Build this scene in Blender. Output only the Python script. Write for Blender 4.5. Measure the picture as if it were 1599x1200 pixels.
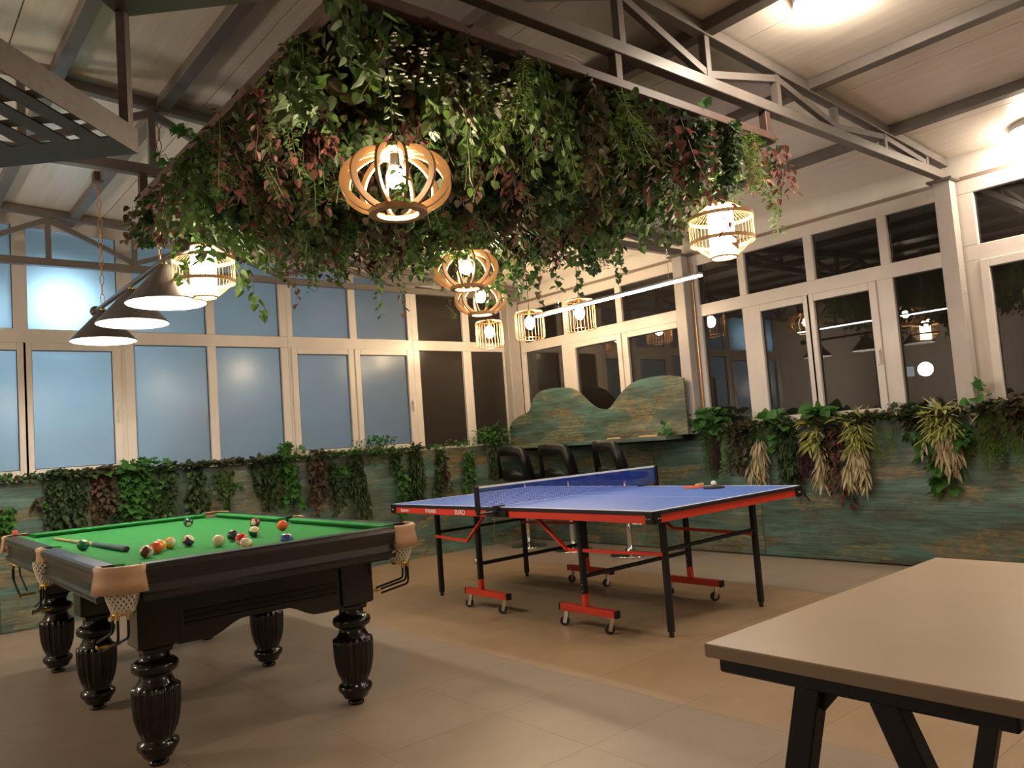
import bpy, bmesh, math, random
from mathutils import Vector, Matrix
from math import pi, sin, cos, radians

# ------------------------------------------------------------------ camera, world, lights, exposure
for o in list(bpy.data.objects):
    bpy.data.objects.remove(o)
scene = bpy.context.scene
COL = scene.collection
CAM = Vector((-3.3107, -2.8149, 1.2044))
cd = bpy.data.cameras.new('camera')
cam = bpy.data.objects.new('camera', cd)
COL.objects.link(cam)
Rv, Uv, Wv = Vector((0.7656, -0.6390, -0.0744)), Vector((0.0109, -0.1027, 0.9947)), Vector((0.6432, 0.7623, 0.0717))
M = Matrix.Identity(4)
for i in range(3):
    M[i][0], M[i][1], M[i][2], M[i][3] = Rv[i], Uv[i], -Wv[i], CAM[i]
cam.matrix_world = M
cd.sensor_fit = 'HORIZONTAL'
cd.sensor_width = 36.0
cd.lens = 1217.4 / 1599 * 36
cd.clip_start = 0.02
scene.camera = cam

world = bpy.data.worlds.new('world')
world.use_nodes = True
bg = world.node_tree.nodes['Background']
bg.inputs[0].default_value = (0.10, 0.14, 0.22, 1)
bg.inputs[1].default_value = 0.012
scene.world = world
vs = scene.view_settings
vs.view_transform = 'Standard'
vs.look = 'None'
vs.gamma = 1.0
vs.use_curve_mapping = False
vs.exposure = 0.62
cy = scene.cycles
cy.max_bounces = 8
cy.diffuse_bounces = 4
cy.glossy_bounces = 4
cy.transmission_bounces = 6
cy.transparent_max_bounces = 10
cy.sample_clamp_indirect = 6.0
cy.caustics_reflective = False
cy.caustics_refractive = False
cy.use_denoising = True

def light(name, kind, loc, power, color, size=0.1, rot=None, size_y=None):
    d = bpy.data.lights.new(name, kind)
    d.energy = power
    d.color = color
    if kind == 'AREA':
        d.size = size
        if size_y:
            d.shape = 'RECTANGLE'; d.size_y = size_y
    else:
        d.shadow_soft_size = size
    o = bpy.data.objects.new(name, d)
    o.location = loc
    if rot:
        o.rotation_euler = rot
    COL.objects.link(o)
    return o

# lamps of the lit neighbouring space behind the frosted windows of the north wall
COOL = (0.50, 0.78, 1.0)
light('outdoor_lamp', 'POINT', (-1.98, 4.86, 2.62), 15, COOL, 0.10)
light('outdoor_lamp', 'POINT', (-2.72, 4.86, 2.56), 10, COOL, 0.10)
light('outdoor_lamp', 'POINT', (-1.2, 6.3, 2.4), 19, COOL, 0.15)
light('outdoor_lamp', 'POINT', (-2.3, 5.7, 1.9), 30, COOL, 0.15)
light('outdoor_lamp', 'POINT', (0.65, 6.2, 2.0), 15, (0.58, 0.78, 1.0), 0.15)
# unseen fill lights added to brighten the ceiling, floor and front table
WARMW = (1.0, 0.82, 0.66)
light('fill_light', 'POINT', (2.1, -4.5, 2.6), 44, WARMW, 0.12)
light('fill_light', 'POINT', (-5.4, -1.2, 1.9), 18, WARMW, 0.12)
light('fill_light', 'POINT', (-4.9, 2.9, 1.9), 64, WARMW, 0.12)
EM = dict(pool=260.0, wood=400.0, rattan=34.0, cage=150.0, led=34.0, globe=58.0)

# ------------------------------------------------------------------ node helpers and materials
def newmat(name):
    m = bpy.data.materials.new(name)
    m.use_nodes = True
    nt = m.node_tree
    b = nt.nodes['Principled BSDF']
    return m, nt, b

def N(nt, kind, **kw):
    n = nt.nodes.new(kind)
    for k, v in kw.items():
        setattr(n, k, v)
    return n

def ramp(nt, fac, stops):
    r = N(nt, 'ShaderNodeValToRGB')
    el = r.color_ramp.elements
    while len(el) < len(stops):
        el.new(0.5)
    for e, (p, c) in zip(el, stops):
        e.position = p; e.color = (c[0], c[1], c[2], 1)
    nt.links.new(fac, r.inputs[0])
    return r.outputs[0]

def mix(nt, fac, a, b, mode='MIX'):
    n = N(nt, 'ShaderNodeMix', data_type='RGBA', blend_type=mode)
    for sock, v in ((n.inputs[0], fac), (n.inputs[6], a), (n.inputs[7], b)):
        if hasattr(v, 'is_output'):
            nt.links.new(v, sock)
        elif isinstance(v, (int, float)):
            sock.default_value = v
        else:
            sock.default_value = (v[0], v[1], v[2], 1)
    return n.outputs[2]

def coords(nt, scale=(1, 1, 1), kind='Object', per_object=False):
    tc = N(nt, 'ShaderNodeTexCoord')
    mp = N(nt, 'ShaderNodeMapping')
    mp.inputs['Scale'].default_value = scale
    nt.links.new(tc.outputs[kind], mp.inputs[0])
    if per_object:
        oi = N(nt, 'ShaderNodeObjectInfo')
        mu = N(nt, 'ShaderNodeMath', operation='MULTIPLY')
        mu.inputs[1].default_value = 37.0
        nt.links.new(oi.outputs['Random'], mu.inputs[0])
        cb = N(nt, 'ShaderNodeCombineXYZ')
        for i in range(3):
            nt.links.new(mu.outputs[0], cb.inputs[i])
        nt.links.new(cb.outputs[0], mp.inputs['Location'])
    return mp.outputs[0]

def noise(nt, vec, scale=5, detail=4, rough=0.55, dist=0.0):
    n = N(nt, 'ShaderNodeTexNoise')
    n.inputs['Scale'].default_value = scale
    n.inputs['Detail'].default_value = detail
    n.inputs['Roughness'].default_value = rough
    n.inputs['Distortion'].default_value = dist
    nt.links.new(vec, n.inputs['Vector'])
    return n.outputs['Fac']

def bump(nt, b, height, strength=0.3, dist=0.01):
    n = N(nt, 'ShaderNodeBump')
    n.inputs['Strength'].default_value = strength
    n.inputs['Distance'].default_value = dist
    nt.links.new(height, n.inputs['Height'])
    nt.links.new(n.outputs[0], b.inputs['Normal'])

def simple(name, col, rough=0.5, metal=0.0, var=0.0, scale=6, spec=0.5, bmp=0.0, coat=0.0):
    m, nt, b = newmat(name)
    b.inputs['Roughness'].default_value = rough
    b.inputs['Metallic'].default_value = metal
    b.inputs['Specular IOR Level'].default_value = spec
    b.inputs['Coat Weight'].default_value = coat
    b.inputs['Coat Roughness'].default_value = 0.06
    f = noise(nt, coords(nt), scale, 5)
    v = max(var, 0.04)
    lo = tuple(c * (1 - v) for c in col)
    hi = tuple(min(1, c * (1 + v)) for c in col)
    nt.links.new(ramp(nt, f, [(0.3, lo), (0.7, hi)]), b.inputs['Base Color'])
    if bmp:
        bump(nt, b, noise(nt, coords(nt), scale * 12, 3), bmp, 0.002)
    return m

def emitter(name, col, strength):
    m, nt, b = newmat(name)
    b.inputs['Base Color'].default_value = (0.8, 0.8, 0.8, 1)
    b.inputs['Emission Color'].default_value = (col[0], col[1], col[2], 1)
    b.inputs['Emission Strength'].default_value = strength
    return m

MAT = {}
MAT['pvc'] = simple('white_plastic_frame', (0.66, 0.60, 0.555), 0.32, var=0.04)
MAT['wall'] = simple('white_wall_paint', (0.70, 0.66, 0.60), 0.6, var=0.05, bmp=0.05)
MAT['steel'] = simple('grey_painted_steel', (0.15, 0.130, 0.118), 0.42, var=0.10)
MAT['steel_col'] = simple('light_grey_painted_steel', (0.44, 0.40, 0.37), 0.42, var=0.06)
MAT['rust'] = simple('rust_brown_paint', (0.085, 0.044, 0.034), 0.55, var=0.2, scale=9)
MAT['lacquer'] = simple('black_brown_lacquer', (0.009, 0.0065, 0.006), 0.17, var=0.25, spec=0.4, coat=0.15)
MAT['railtop'] = simple('black_rail_lacquer', (0.014, 0.012, 0.012), 0.28, var=0.15, spec=0.5, coat=0.15)
MAT['blackmetal'] = simple('black_powder_coat', (0.009, 0.009, 0.010), 0.5, var=0.1, spec=0.35)
MAT['blackplastic'] = simple('black_gloss_plastic', (0.007, 0.007, 0.008), 0.38, var=0.1, spec=0.35)
MAT['redmetal'] = simple('red_powder_coat', (0.62, 0.045, 0.022), 0.42, var=0.07)
MAT['chrome'] = simple('chrome', (0.75, 0.74, 0.72), 0.12, 1.0)
MAT['brass'] = simple('brass', (0.75, 0.50, 0.16), 0.25, 1.0)
MAT['leather'] = simple('tan_leather', (0.53, 0.33, 0.20), 0.5, var=0.08, scale=14, bmp=0.15)
MAT['net'] = simple('cream_cord_net', (0.72, 0.66, 0.55), 0.8, var=0.08, scale=30)
MAT['cloth'] = simple('green_baize', (0.035, 0.225, 0.062), 0.9, var=0.06, scale=25, spec=0.15, bmp=0.1)
MAT['white_line'] = simple('white_paint_line', (0.80, 0.80, 0.80), 0.5)
MAT['tt'] = simple('blue_table_paint', (0.10, 0.20, 0.60), 0.45, var=0.04, scale=2, spec=0.45)
MAT['ttedge'] = simple('dark_blue_edge', (0.018, 0.017, 0.025), 0.35)
MAT['netwhite'] = simple('white_net_tape', (0.78, 0.77, 0.73), 0.7)
MAT['rubber_red'] = simple('red_rubber', (0.70, 0.06, 0.03), 0.55)
MAT['rubber_black'] = simple('black_rubber', (0.02, 0.02, 0.022), 0.6)
MAT['palewood'] = simple('pale_wood', (0.62, 0.42, 0.22), 0.45, var=0.12, scale=20)
MAT['lampwood'] = simple('lamp_plywood', (0.42, 0.245, 0.105), 0.42, var=0.14, scale=14)
MAT['rattan'] = simple('rattan_cane', (0.50, 0.30, 0.13), 0.55, var=0.2, scale=25)
MAT['copper'] = simple('copper_wire', (0.60, 0.33, 0.16), 0.3, 1.0)
MAT['white_enamel'] = simple('white_enamel', (0.85, 0.83, 0.78), 0.35)
MAT['shade'] = simple('dark_grey_enamel', (0.075, 0.066, 0.062), 0.36, var=0.08)
MAT['beige_top'] = simple('beige_laminate', (0.56, 0.44, 0.325), 0.33, var=0.025, scale=3)
MAT['beige_edge'] = simple('brown_edge_band', (0.25, 0.18, 0.12), 0.5)
MAT['hammered'] = simple('hammered_brown_metal', (0.075, 0.052, 0.045), 0.35, 0.0, var=0.3, scale=40, spec=0.35, bmp=0.9)
MAT['darkwood'] = simple('dark_brown_board', (0.016, 0.011, 0.009), 0.5, var=0.2)
MAT['chalk'] = simple('red_chalk', (0.62, 0.13, 0.10), 0.85)
MAT['cuewrap'] = simple('blue_grey_lacquer', (0.03, 0.075, 0.10), 0.25, coat=0.4)
MAT['grout'] = simple('grey_grout', (0.19, 0.15, 0.115), 0.8)
MAT['stem'] = simple('green_stem', (0.13, 0.16, 0.045), 0.6, var=0.3)
MAT['brownstem'] = simple('brown_stem', (0.11, 0.075, 0.04), 0.7, var=0.3)
MAT['gap'] = simple('dark_gasket', (0.02, 0.02, 0.022), 0.6)
MAT['strip'] = simple('brown_grey_strip', (0.25, 0.19, 0.155), 0.5)
MAT['facade'] = simple('dark_plaster', (0.10, 0.09, 0.08), 0.8, var=0.2)
MAT['bulb'] = emitter('warm_bulb', (1.0, 0.79, 0.54), EM['wood'])
MAT['cagebulb'] = emitter('amber_bulb', (1.0, 0.74, 0.44), EM['cage'])
MAT['poolbulb'] = emitter('white_bulb', (1.0, 0.89, 0.74), EM['pool'])
MAT['rattanshade'] = emitter('glowing_fabric_shade', (1.0, 0.83, 0.60), EM['rattan'])
MAT['led'] = emitter('cool_led_strip', (0.82, 0.93, 1.0), EM['led'])
MAT['globe'] = emitter('opal_lamp_glass', (1.0, 0.84, 0.66), EM['globe'])
MAT['litpane'] = emitter('lit_far_window', (0.62, 0.80, 1.0), 1.6)

def ceiling_mat():
    m, nt, b = newmat('ceiling_sandwich_panel')
    v = coords(nt, (14, 0.9, 1), per_object=True)
    f = noise(nt, v, 2.0, 6, 0.6)
    c = ramp(nt, f, [(0.25, (0.68, 0.61, 0.53)), (0.75, (0.82, 0.75, 0.67))])
    nt.links.new(c, b.inputs['Base Color'])
    b.inputs['Roughness'].default_value = 0.30
    b.inputs['Specular IOR Level'].default_value = 0.6
    bump(nt, b, noise(nt, coords(nt, (3.0, 26, 1)), 2.2, 4), 0.35, 0.004)
    return m
MAT['ceil'] = ceiling_mat()

def tile_mat(name, lo, hi, rough):
    m, nt, b = newmat(name)
    v = coords(nt, (1, 1, 1), per_object=True)
    f1 = noise(nt, v, 2.6, 8, 0.62, 0.6)
    f2 = noise(nt, coords(nt, (2, 9, 1), per_object=True), 9, 6, 0.7)
    c = ramp(nt, f1, [(0.28, lo), (0.72, hi)])
    c = mix(nt, 0.35, c, ramp(nt, f2, [(0.35, lo), (0.65, hi)]))
    nt.links.new(c, b.inputs['Base Color'])
    r = N(nt, 'ShaderNodeMapRange')
    r.inputs['To Min'].default_value = rough - 0.06
    r.inputs['To Max'].default_value = rough + 0.10
    nt.links.new(f2, r.inputs[0])
    nt.links.new(r.outputs[0], b.inputs['Roughness'])
    bump(nt, b, f2, 0.06, 0.002)
    return m
MAT['tile_grey'] = tile_mat('grey_beige_stone_tile', (0.265, 0.205, 0.155), (0.335, 0.268, 0.205), 0.40)
MAT['tile_brown'] = tile_mat('brown_stone_tile', (0.30, 0.205, 0.125), (0.39, 0.275, 0.175), 0.42)

def panel_mat(name, horiz, warm):
    """weathered teal boards with gold and brown patches; horiz is the axis that runs along the wall"""
    m, nt, b = newmat(name)
    sc = (1.2, 1.2, 1.2)
    sc = (1.0, 1, 3.4) if horiz == 'x' else (1, 1.0, 3.4)
    v = coords(nt, sc, per_object=True)
    tc = coords(nt, sc)
    base = ramp(nt, noise(nt, v, 1.7, 6, 0.6, 0.4), [(0.30, (0.070, 0.076, 0.050)), (0.42, (0.078, 0.128, 0.102)),
                                                   (0.55, (0.095, 0.185, 0.158)), (0.70, (0.155, 0.235, 0.212))])
    # ragged block-shaped patches, as on a printed scrap-wood sheet
    wv = N(nt, 'ShaderNodeTexNoise'); wv.inputs['Scale'].default_value = 7.0; wv.inputs['Detail'].default_value = 6
    nt.links.new(v, wv.inputs['Vector'])
    sub = N(nt, 'ShaderNodeVectorMath', operation='SUBTRACT'); sub.inputs[1].default_value = (.5, .5, .5)
    nt.links.new(wv.outputs['Color'], sub.inputs[0])
    scl = N(nt, 'ShaderNodeVectorMath', operation='SCALE'); scl.inputs['Scale'].default_value = 0.30
    nt.links.new(sub.outputs[0], scl.inputs[0])
    add = N(nt, 'ShaderNodeVectorMath', operation='ADD')
    nt.links.new(v, add.inputs[0]); nt.links.new(scl.outputs[0], add.inputs[1])
    vo = N(nt, 'ShaderNodeTexVoronoi', distance='CHEBYCHEV'); vo.inputs['Scale'].default_value = 2.4; vo.inputs['Randomness'].default_value = 0.85
    nt.links.new(add.outputs[0], vo.inputs['Vector'])
    sepc = N(nt, 'ShaderNodeSeparateColor'); nt.links.new(vo.outputs['Color'], sepc.inputs[0])
    fine = ramp(nt, noise(nt, coords(nt, (5, 5, 20), per_object=True), 3.4, 7, 0.72), [(0.42, (0.0, 0.0, 0.0)), (0.68, (0.9, 0.9, 0.9))])
    gold = ramp(nt, sepc.outputs[0], [(0.60, (0, 0, 0)), (0.70, (1, 1, 1))])
    g = mix(nt, 1.0, gold, fine, 'MULTIPLY')
    goldc = ramp(nt, noise(nt, v, 5.1, 3), [(0.3, (0.30, 0.155, 0.05)), (0.7, (0.46, 0.31, 0.115))])
    bw = N(nt, 'ShaderNodeRGBToBW')
    nt.links.new(g, bw.inputs[0])
    mu = N(nt, 'ShaderNodeMath', operation='MULTIPLY')
    mu.inputs[1].default_value = warm
    nt.links.new(bw.outputs[0], mu.inputs[0])
    brown = ramp(nt, sepc.outputs[1], [(0.58, (0, 0, 0)), (0.74, (0.7, 0.7, 0.7))])
    brown = mix(nt, 0.5, brown, mix(nt, 1.0, brown, fine, 'MULTIPLY'))
    bw2 = N(nt, 'ShaderNodeRGBToBW')
    nt.links.new(brown, bw2.inputs[0])
    c = mix(nt, bw2.outputs[0], base, (0.095, 0.072, 0.048))
    c = mix(nt, mu.outputs[0], c, goldc)
    streak = ramp(nt, noise(nt, coords(nt, (1.5, 1.5, 26), per_object=True), 2.2, 6, 0.65), [(0.38, (0.60, 0.60, 0.58)), (0.60, (1.12, 1.12, 1.12))])
    c = mix(nt, 1.0, c, streak, 'MULTIPLY')
    nt.links.new(c, b.inputs['Base Color'])
    b.inputs['Roughness'].default_value = 0.42
    bump(nt, b, noise(nt, coords(nt, (3, 3, 40)), 3, 5), 0.15, 0.003)
    return m
MAT['panel_n'] = panel_mat('weathered_board_north', 'x', 1.0)
MAT['panel_e'] = panel_mat('weathered_board_east', 'y', 1.0)

def glass_dark():
    m, nt, b = newmat('dark_window_glass')
    nt.nodes.remove(b)
    out = nt.nodes['Material Output']
    gl = N(nt, 'ShaderNodeBsdfGlossy'); gl.inputs['Roughness'].default_value = 0.0
    gl.inputs['Color'].default_value = (0.9, 0.9, 0.9, 1)
    tr = N(nt, 'ShaderNodeBsdfTransparent'); tr.inputs['Color'].default_value = (0.62, 0.62, 0.60, 1)
    df = N(nt, 'ShaderNodeBsdfDiffuse'); df.inputs['Color'].default_value = (0.03, 0.026, 0.022, 1)
    f = noise(nt, coords(nt), 3, 2)
    fr = N(nt, 'ShaderNodeFresnel'); fr.inputs['IOR'].default_value = 1.52
    mr = N(nt, 'ShaderNodeMath', operation='MULTIPLY'); mr.inputs[1].default_value = 1.8
    nt.links.new(fr.outputs[0], mr.inputs[0])
    m0 = N(nt, 'ShaderNodeMixShader')
    mp = N(nt, 'ShaderNodeMapRange'); mp.inputs['To Min'].default_value = 0.45; mp.inputs['To Max'].default_value = 0.55
    nt.links.new(f, mp.inputs[0]); nt.links.new(mp.outputs[0], m0.inputs[0])
    nt.links.new(tr.outputs[0], m0.inputs[1]); nt.links.new(df.outputs[0], m0.inputs[2])
    m1 = N(nt, 'ShaderNodeMixShader')
    nt.links.new(mr.outputs[0], m1.inputs[0])
    nt.links.new(m0.outputs[0], m1.inputs[1]); nt.links.new(gl.outputs[0], m1.inputs[2])
    nt.links.new(m1.outputs[0], out.inputs['Surface'])
    return m
MAT['glass'] = glass_dark()

def glass_frost(name, tcol, dcol):
    m, nt, b = newmat(name)
    nt.nodes.remove(b)
    out = nt.nodes['Material Output']
    tl = N(nt, 'ShaderNodeBsdfTranslucent')
    f = noise(nt, coords(nt, (1, 1, 1.5)), 1.6, 3)
    nt.links.new(ramp(nt, f, [(0.3, tuple(c * 0.86 for c in tcol)), (0.7, tcol)]), tl.inputs['Color'])
    df = N(nt, 'ShaderNodeBsdfDiffuse'); df.inputs['Color'].default_value = (*dcol, 1)
    ad = N(nt, 'ShaderNodeMixShader'); ad.inputs[0].default_value = 0.35
    nt.links.new(tl.outputs[0], ad.inputs[1]); nt.links.new(df.outputs[0], ad.inputs[2])
    gl = N(nt, 'ShaderNodeBsdfGlossy'); gl.inputs['Roughness'].default_value = 0.22
    fr = N(nt, 'ShaderNodeFresnel'); fr.inputs['IOR'].default_value = 1.45
    m1 = N(nt, 'ShaderNodeMixShader')
    nt.links.new(fr.outputs[0], m1.inputs[0])
    nt.links.new(ad.outputs[0], m1.inputs[1]); nt.links.new(gl.outputs[0], m1.inputs[2])
    nt.links.new(m1.outputs[0], out.inputs['Surface'])
    return m
def glass_clear():
    m, nt, b = newmat('clear_glass_back')
    nt.nodes.remove(b)
    out = nt.nodes['Material Output']
    tr = N(nt, 'ShaderNodeBsdfTransparent'); tr.inputs['Color'].default_value = (0.93, 0.95, 0.95, 1)
    gl = N(nt, 'ShaderNodeBsdfGlossy'); gl.inputs['Roughness'].default_value = 0.02
    fr = N(nt, 'ShaderNodeFresnel'); fr.inputs['IOR'].default_value = 1.3
    f = noise(nt, coords(nt), 3, 2)
    m1 = N(nt, 'ShaderNodeMixShader')
    nt.links.new(fr.outputs[0], m1.inputs[0]); nt.links.new(tr.outputs[0], m1.inputs[1]); nt.links.new(gl.outputs[0], m1.inputs[2])
    nt.links.new(m1.outputs[0], out.inputs['Surface'])
    return m
MAT['glass_clear'] = glass_clear()
MAT['frost'] = glass_frost('frosted_glass', (0.72, 0.78, 0.80), (0.20, 0.22, 0.24))
MAT['frost_dark'] = glass_frost('frosted_glass_unlit', (0.5, 0.5, 0.5), (0.085, 0.068, 0.055))  # darker copy of the frosted glass, missing backlight put into its colour

def leaf_mat(name, cols, rough=0.55, trans=0.35):
    m, nt, b = newmat(name)
    g = N(nt, 'ShaderNodeNewGeometry')
    n = len(cols)
    c = ramp(nt, g.outputs['Random Per Island'], [(i / max(1, n - 1), cols[i]) for i in range(n)])
    f = noise(nt, coords(nt), 40, 3)
    c = mix(nt, 0.25, c, ramp(nt, f, [(0.3, tuple(x * 0.6 for x in cols[0])), (0.7, cols[-1])]))
    nt.links.new(c, b.inputs['Base Color'])
    b.inputs['Roughness'].default_value = rough
    tl = N(nt, 'ShaderNodeBsdfTranslucent')
    nt.links.new(c, tl.inputs['Color'])
    ms = N(nt, 'ShaderNodeMixShader'); ms.inputs[0].default_value = trans
    out = nt.nodes['Material Output']
    nt.links.new(b.outputs[0], ms.inputs[1]); nt.links.new(tl.outputs[0], ms.inputs[2])
    nt.links.new(ms.outputs[0], out.inputs['Surface'])
    return m
MAT['lf_green'] = leaf_mat('ivy_leaf', [(0.040, 0.070, 0.018), (0.068, 0.125, 0.028), (0.11, 0.205, 0.046)])
MAT['lf_bright'] = leaf_mat('bright_ivy_leaf', [(0.035, 0.12, 0.026), (0.065, 0.20, 0.042), (0.11, 0.28, 0.06)])
MAT['lf_dark'] = leaf_mat('dark_leaf', [(0.022, 0.045, 0.018), (0.038, 0.078, 0.028), (0.075, 0.12, 0.038)])
MAT['lf_red'] = leaf_mat('red_leaf', [(0.07, 0.025, 0.022), (0.11, 0.04, 0.033), (0.12, 0.075, 0.035), (0.30, 0.09, 0.085)])
MAT['lf_brown'] = leaf_mat('brown_leaf', [(0.055, 0.032, 0.022), (0.10, 0.06, 0.035), (0.09, 0.10, 0.04)])
MAT['lf_fern'] = leaf_mat('fern_leaf', [(0.10, 0.20, 0.025), (0.16, 0.28, 0.035), (0.22, 0.34, 0.05)])
MAT['lf_pale'] = leaf_mat('pale_bamboo_leaf', [(0.50, 0.38, 0.26), (0.62, 0.50, 0.36), (0.55, 0.52, 0.26)], trans=0.2)
MAT['lf_lime'] = leaf_mat('lime_bamboo_leaf', [(0.36, 0.42, 0.09), (0.48, 0.52, 0.16), (0.60, 0.58, 0.28)], trans=0.2)
MAT['lf_purple'] = leaf_mat('purple_sprig', [(0.08, 0.03, 0.06), (0.14, 0.045, 0.09), (0.12, 0.06, 0.06)])
MAT['lf_varieg'] = leaf_mat('variegated_leaf', [(0.10, 0.20, 0.06), (0.20, 0.32, 0.13), (0.50, 0.56, 0.36)])
MAT['petal'] = leaf_mat('white_petal', [(0.62, 0.60, 0.50), (0.70, 0.68, 0.58)])

# ------------------------------------------------------------------ mesh helpers
class MB:
    def __init__(self, org=(0, 0, 0)):
        self.v, self.f, self.s = [], [], []
        self.o = Vector(org)

    def add(self, vs_, fs, smooth=False):
        k = len(self.v)
        self.v += [tuple(Vector(p) - self.o) for p in vs_]
        for f in fs:
            self.f.append(tuple(i + k for i in f)); self.s.append(smooth)
        return self

    def box(self, a, b):
        x0, y0, z0 = (min(a[i], b[i]) for i in range(3))
        x1, y1, z1 = (max(a[i], b[i]) for i in range(3))
        return self.add([(x0, y0, z0), (x1, y0, z0), (x1, y1, z0), (x0, y1, z0), (x0, y0, z1), (x1, y0, z1), (x1, y1, z1), (x0, y1, z1)],
                        [(0, 3, 2, 1), (4, 5, 6, 7), (0, 1, 5, 4), (1, 2, 6, 5), (2, 3, 7, 6), (3, 0, 4, 7)])

    def hexa(self, p):   # eight corners, bottom ring then top ring
        return self.add(p, [(0, 3, 2, 1), (4, 5, 6, 7), (0, 1, 5, 4), (1, 2, 6, 5), (2, 3, 7, 6), (3, 0, 4, 7)])

    def bar(self, p, q, w, h, up=(0, 0, 1)):
        p, q = Vector(p), Vector(q)
        t = (q - p).normalized(); u = Vector(up)
        s = t.cross(u)
        if s.length < 1e-4:
            s = t.cross(Vector((0, 1, 0)))
        s.normalize(); u = s.cross(t)
        s = s * w / 2; u = u * h / 2
        return self.hexa([p - s - u, p + s - u, p + s + u, p - s + u, q - s - u, q + s - u, q + s + u, q - s + u])

    def tube(self, pts, r, n=8, closed=False, smooth=True):
        pts = [Vector(p) for p in pts]
        m = len(pts)
        rings = []
        prev = None
        for i, p in enumerate(pts):
            if closed:
                t = pts[(i + 1) % m] - pts[i - 1]
            else:
                t = pts[min(i + 1, m - 1)] - pts[max(i - 1, 0)]
            t.normalize()
            ref = prev if prev is not None else (Vector((0, 0, 1)) if abs(t.z) < 0.9 else Vector((1, 0, 0)))
            a = (ref - t * ref.dot(t))
            if a.length < 1e-5:
                a = t.orthogonal()
            a.normalize(); prev = a
            b = t.cross(a)
            rr = r[i] if isinstance(r, (list, tuple)) else r
            rings.append([p + a * rr * cos(2 * pi * k / n) + b * rr * sin(2 * pi * k / n) for k in range(n)])
        vs_ = [x for g in rings for x in g]
        fs = []
        for i in range(m if closed else m - 1):
            j = (i + 1) % m
            for k in range(n):
                l = (k + 1) % n
                fs.append((i * n + k, i * n + l, j * n + l, j * n + k))
        self.add(vs_, fs, smooth)
        if not closed:
            self.add(rings[0], [tuple(reversed(range(n)))]); self.add(rings[-1], [tuple(range(n))])
        return self

    def lathe(self, prof, c=(0, 0, 0), n=24, cap=True, smooth=True, flute=None):
        c = Vector(c)
        vs_, fs = [], []
        for j, (r, z) in enumerate(prof):
            for k in range(n):
                a = 2 * pi * k / n
                rr = r
                if flute and flute[0] <= z <= flute[1]:
                    rr = r * (1 - flute[3] * (0.5 + 0.5 * cos(flute[2] * a)) ** 0.7)
                vs_.append(c + Vector((rr * cos(a), rr * sin(a), z)))
        for j in range(len(prof) - 1):
            for k in range(n):
                l = (k + 1) % n
                fs.append((j * n + k, j * n + l, (j + 1) * n + l, (j + 1) * n + k))
        self.add(vs_, fs, smooth)
        if cap:
            m = (len(prof) - 1) * n
            if prof[0][0] > 1e-4:
                self.add(vs_[:n], [tuple(reversed(range(n)))])
            if prof[-1][0] > 1e-4:
                self.add(vs_[m:], [tuple(range(n))])
        return self

    def prism(self, poly, fn0, fn1):   # polygon swept between two placements fn(u, v) -> 3d
        n = len(poly)
        a = [fn0(*p) for p in poly]; b = [fn1(*p) for p in poly]
        fs = [tuple(reversed(range(n))), tuple(range(n, 2 * n))]
        fs += [(i, (i + 1) % n, n + (i + 1) % n, n + i) for i in range(n)]
        return self.add(a + b, fs)

    def sphere(self, c, r, n=20, m=12, sc=(1, 1, 1)):
        prof = [(max(1e-5, r * sin(pi * j / m)), -r * cos(pi * j / m)) for j in range(m + 1)]
        k = len(self.v)
        self.lathe(prof, (0, 0, 0), n, cap=False)
        c = Vector(c) - self.o
        for i in range(k, len(self.v)):
            p = Vector(self.v[i]) + self.o
            self.v[i] = (p.x * sc[0] + c.x, p.y * sc[1] + c.y, p.z * sc[2] + c.z)
        return self

    def mesh(self, name, mat, bevel=0, fix=True, segs=1):
        me = bpy.data.meshes.new(name)
        me.from_pydata(self.v, [], self.f)
        me.polygons.foreach_set('use_smooth', self.s)
        if fix or bevel:
            bm = bmesh.new(); bm.from_mesh(me)
            if fix:
                bmesh.ops.recalc_face_normals(bm, faces=bm.faces)
            if bevel:
                es = [e for e in bm.edges if len(e.link_faces) == 2 and e.calc_face_angle(0) > 0.6]
                bmesh.ops.bevel(bm, geom=es, offset=bevel, segments=segs, affect='EDGES', profile=0.6, clamp_overlap=True)
            bm.to_mesh(me); bm.free()
        if mat:
            me.materials.append(MAT[mat] if isinstance(mat, str) else mat)
        return me

    def build(self, name, mat, parent=None, bevel=0, fix=True, segs=1, **props):
        o = bpy.data.objects.new(name, self.mesh(name, mat, bevel, fix, segs))
        COL.objects.link(o)
        if parent is not None:
            o.parent = parent
        for k, v in props.items():
            o[k] = v
        return o

def tag(o, label=None, cat=None, group=None, kind=None):
    if label: o['label'] = label
    if cat: o['category'] = cat
    if group: o['group'] = group
    if kind: o['kind'] = kind
    return o

def empty(name, loc=(0, 0, 0), label=None, cat=None, group=None, kind=None):
    o = bpy.data.objects.new(name, None)
    o.empty_display_size = 0.1
    o.location = loc
    COL.objects.link(o)
    return tag(o, label, cat, group, kind)

def copy_tree(o, loc=None, rotz=None, label=None, parent=None):
    c = o.copy()
    COL.objects.link(c)
    if parent is not None: c.parent = parent
    if loc is not None: c.location = loc
    if rotz is not None: c.rotation_euler = (0, 0, rotz)
    if label: c['label'] = label
    for ch in list(o.children):
        copy_tree(ch, parent=c)
    return c

def dup_part(o, parent, loc=None, rot=None):
    c = o.copy(); COL.objects.link(c); c.parent = parent
    if loc is not None: c.location = loc
    if rot is not None: c.rotation_euler = rot
    return c

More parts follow.
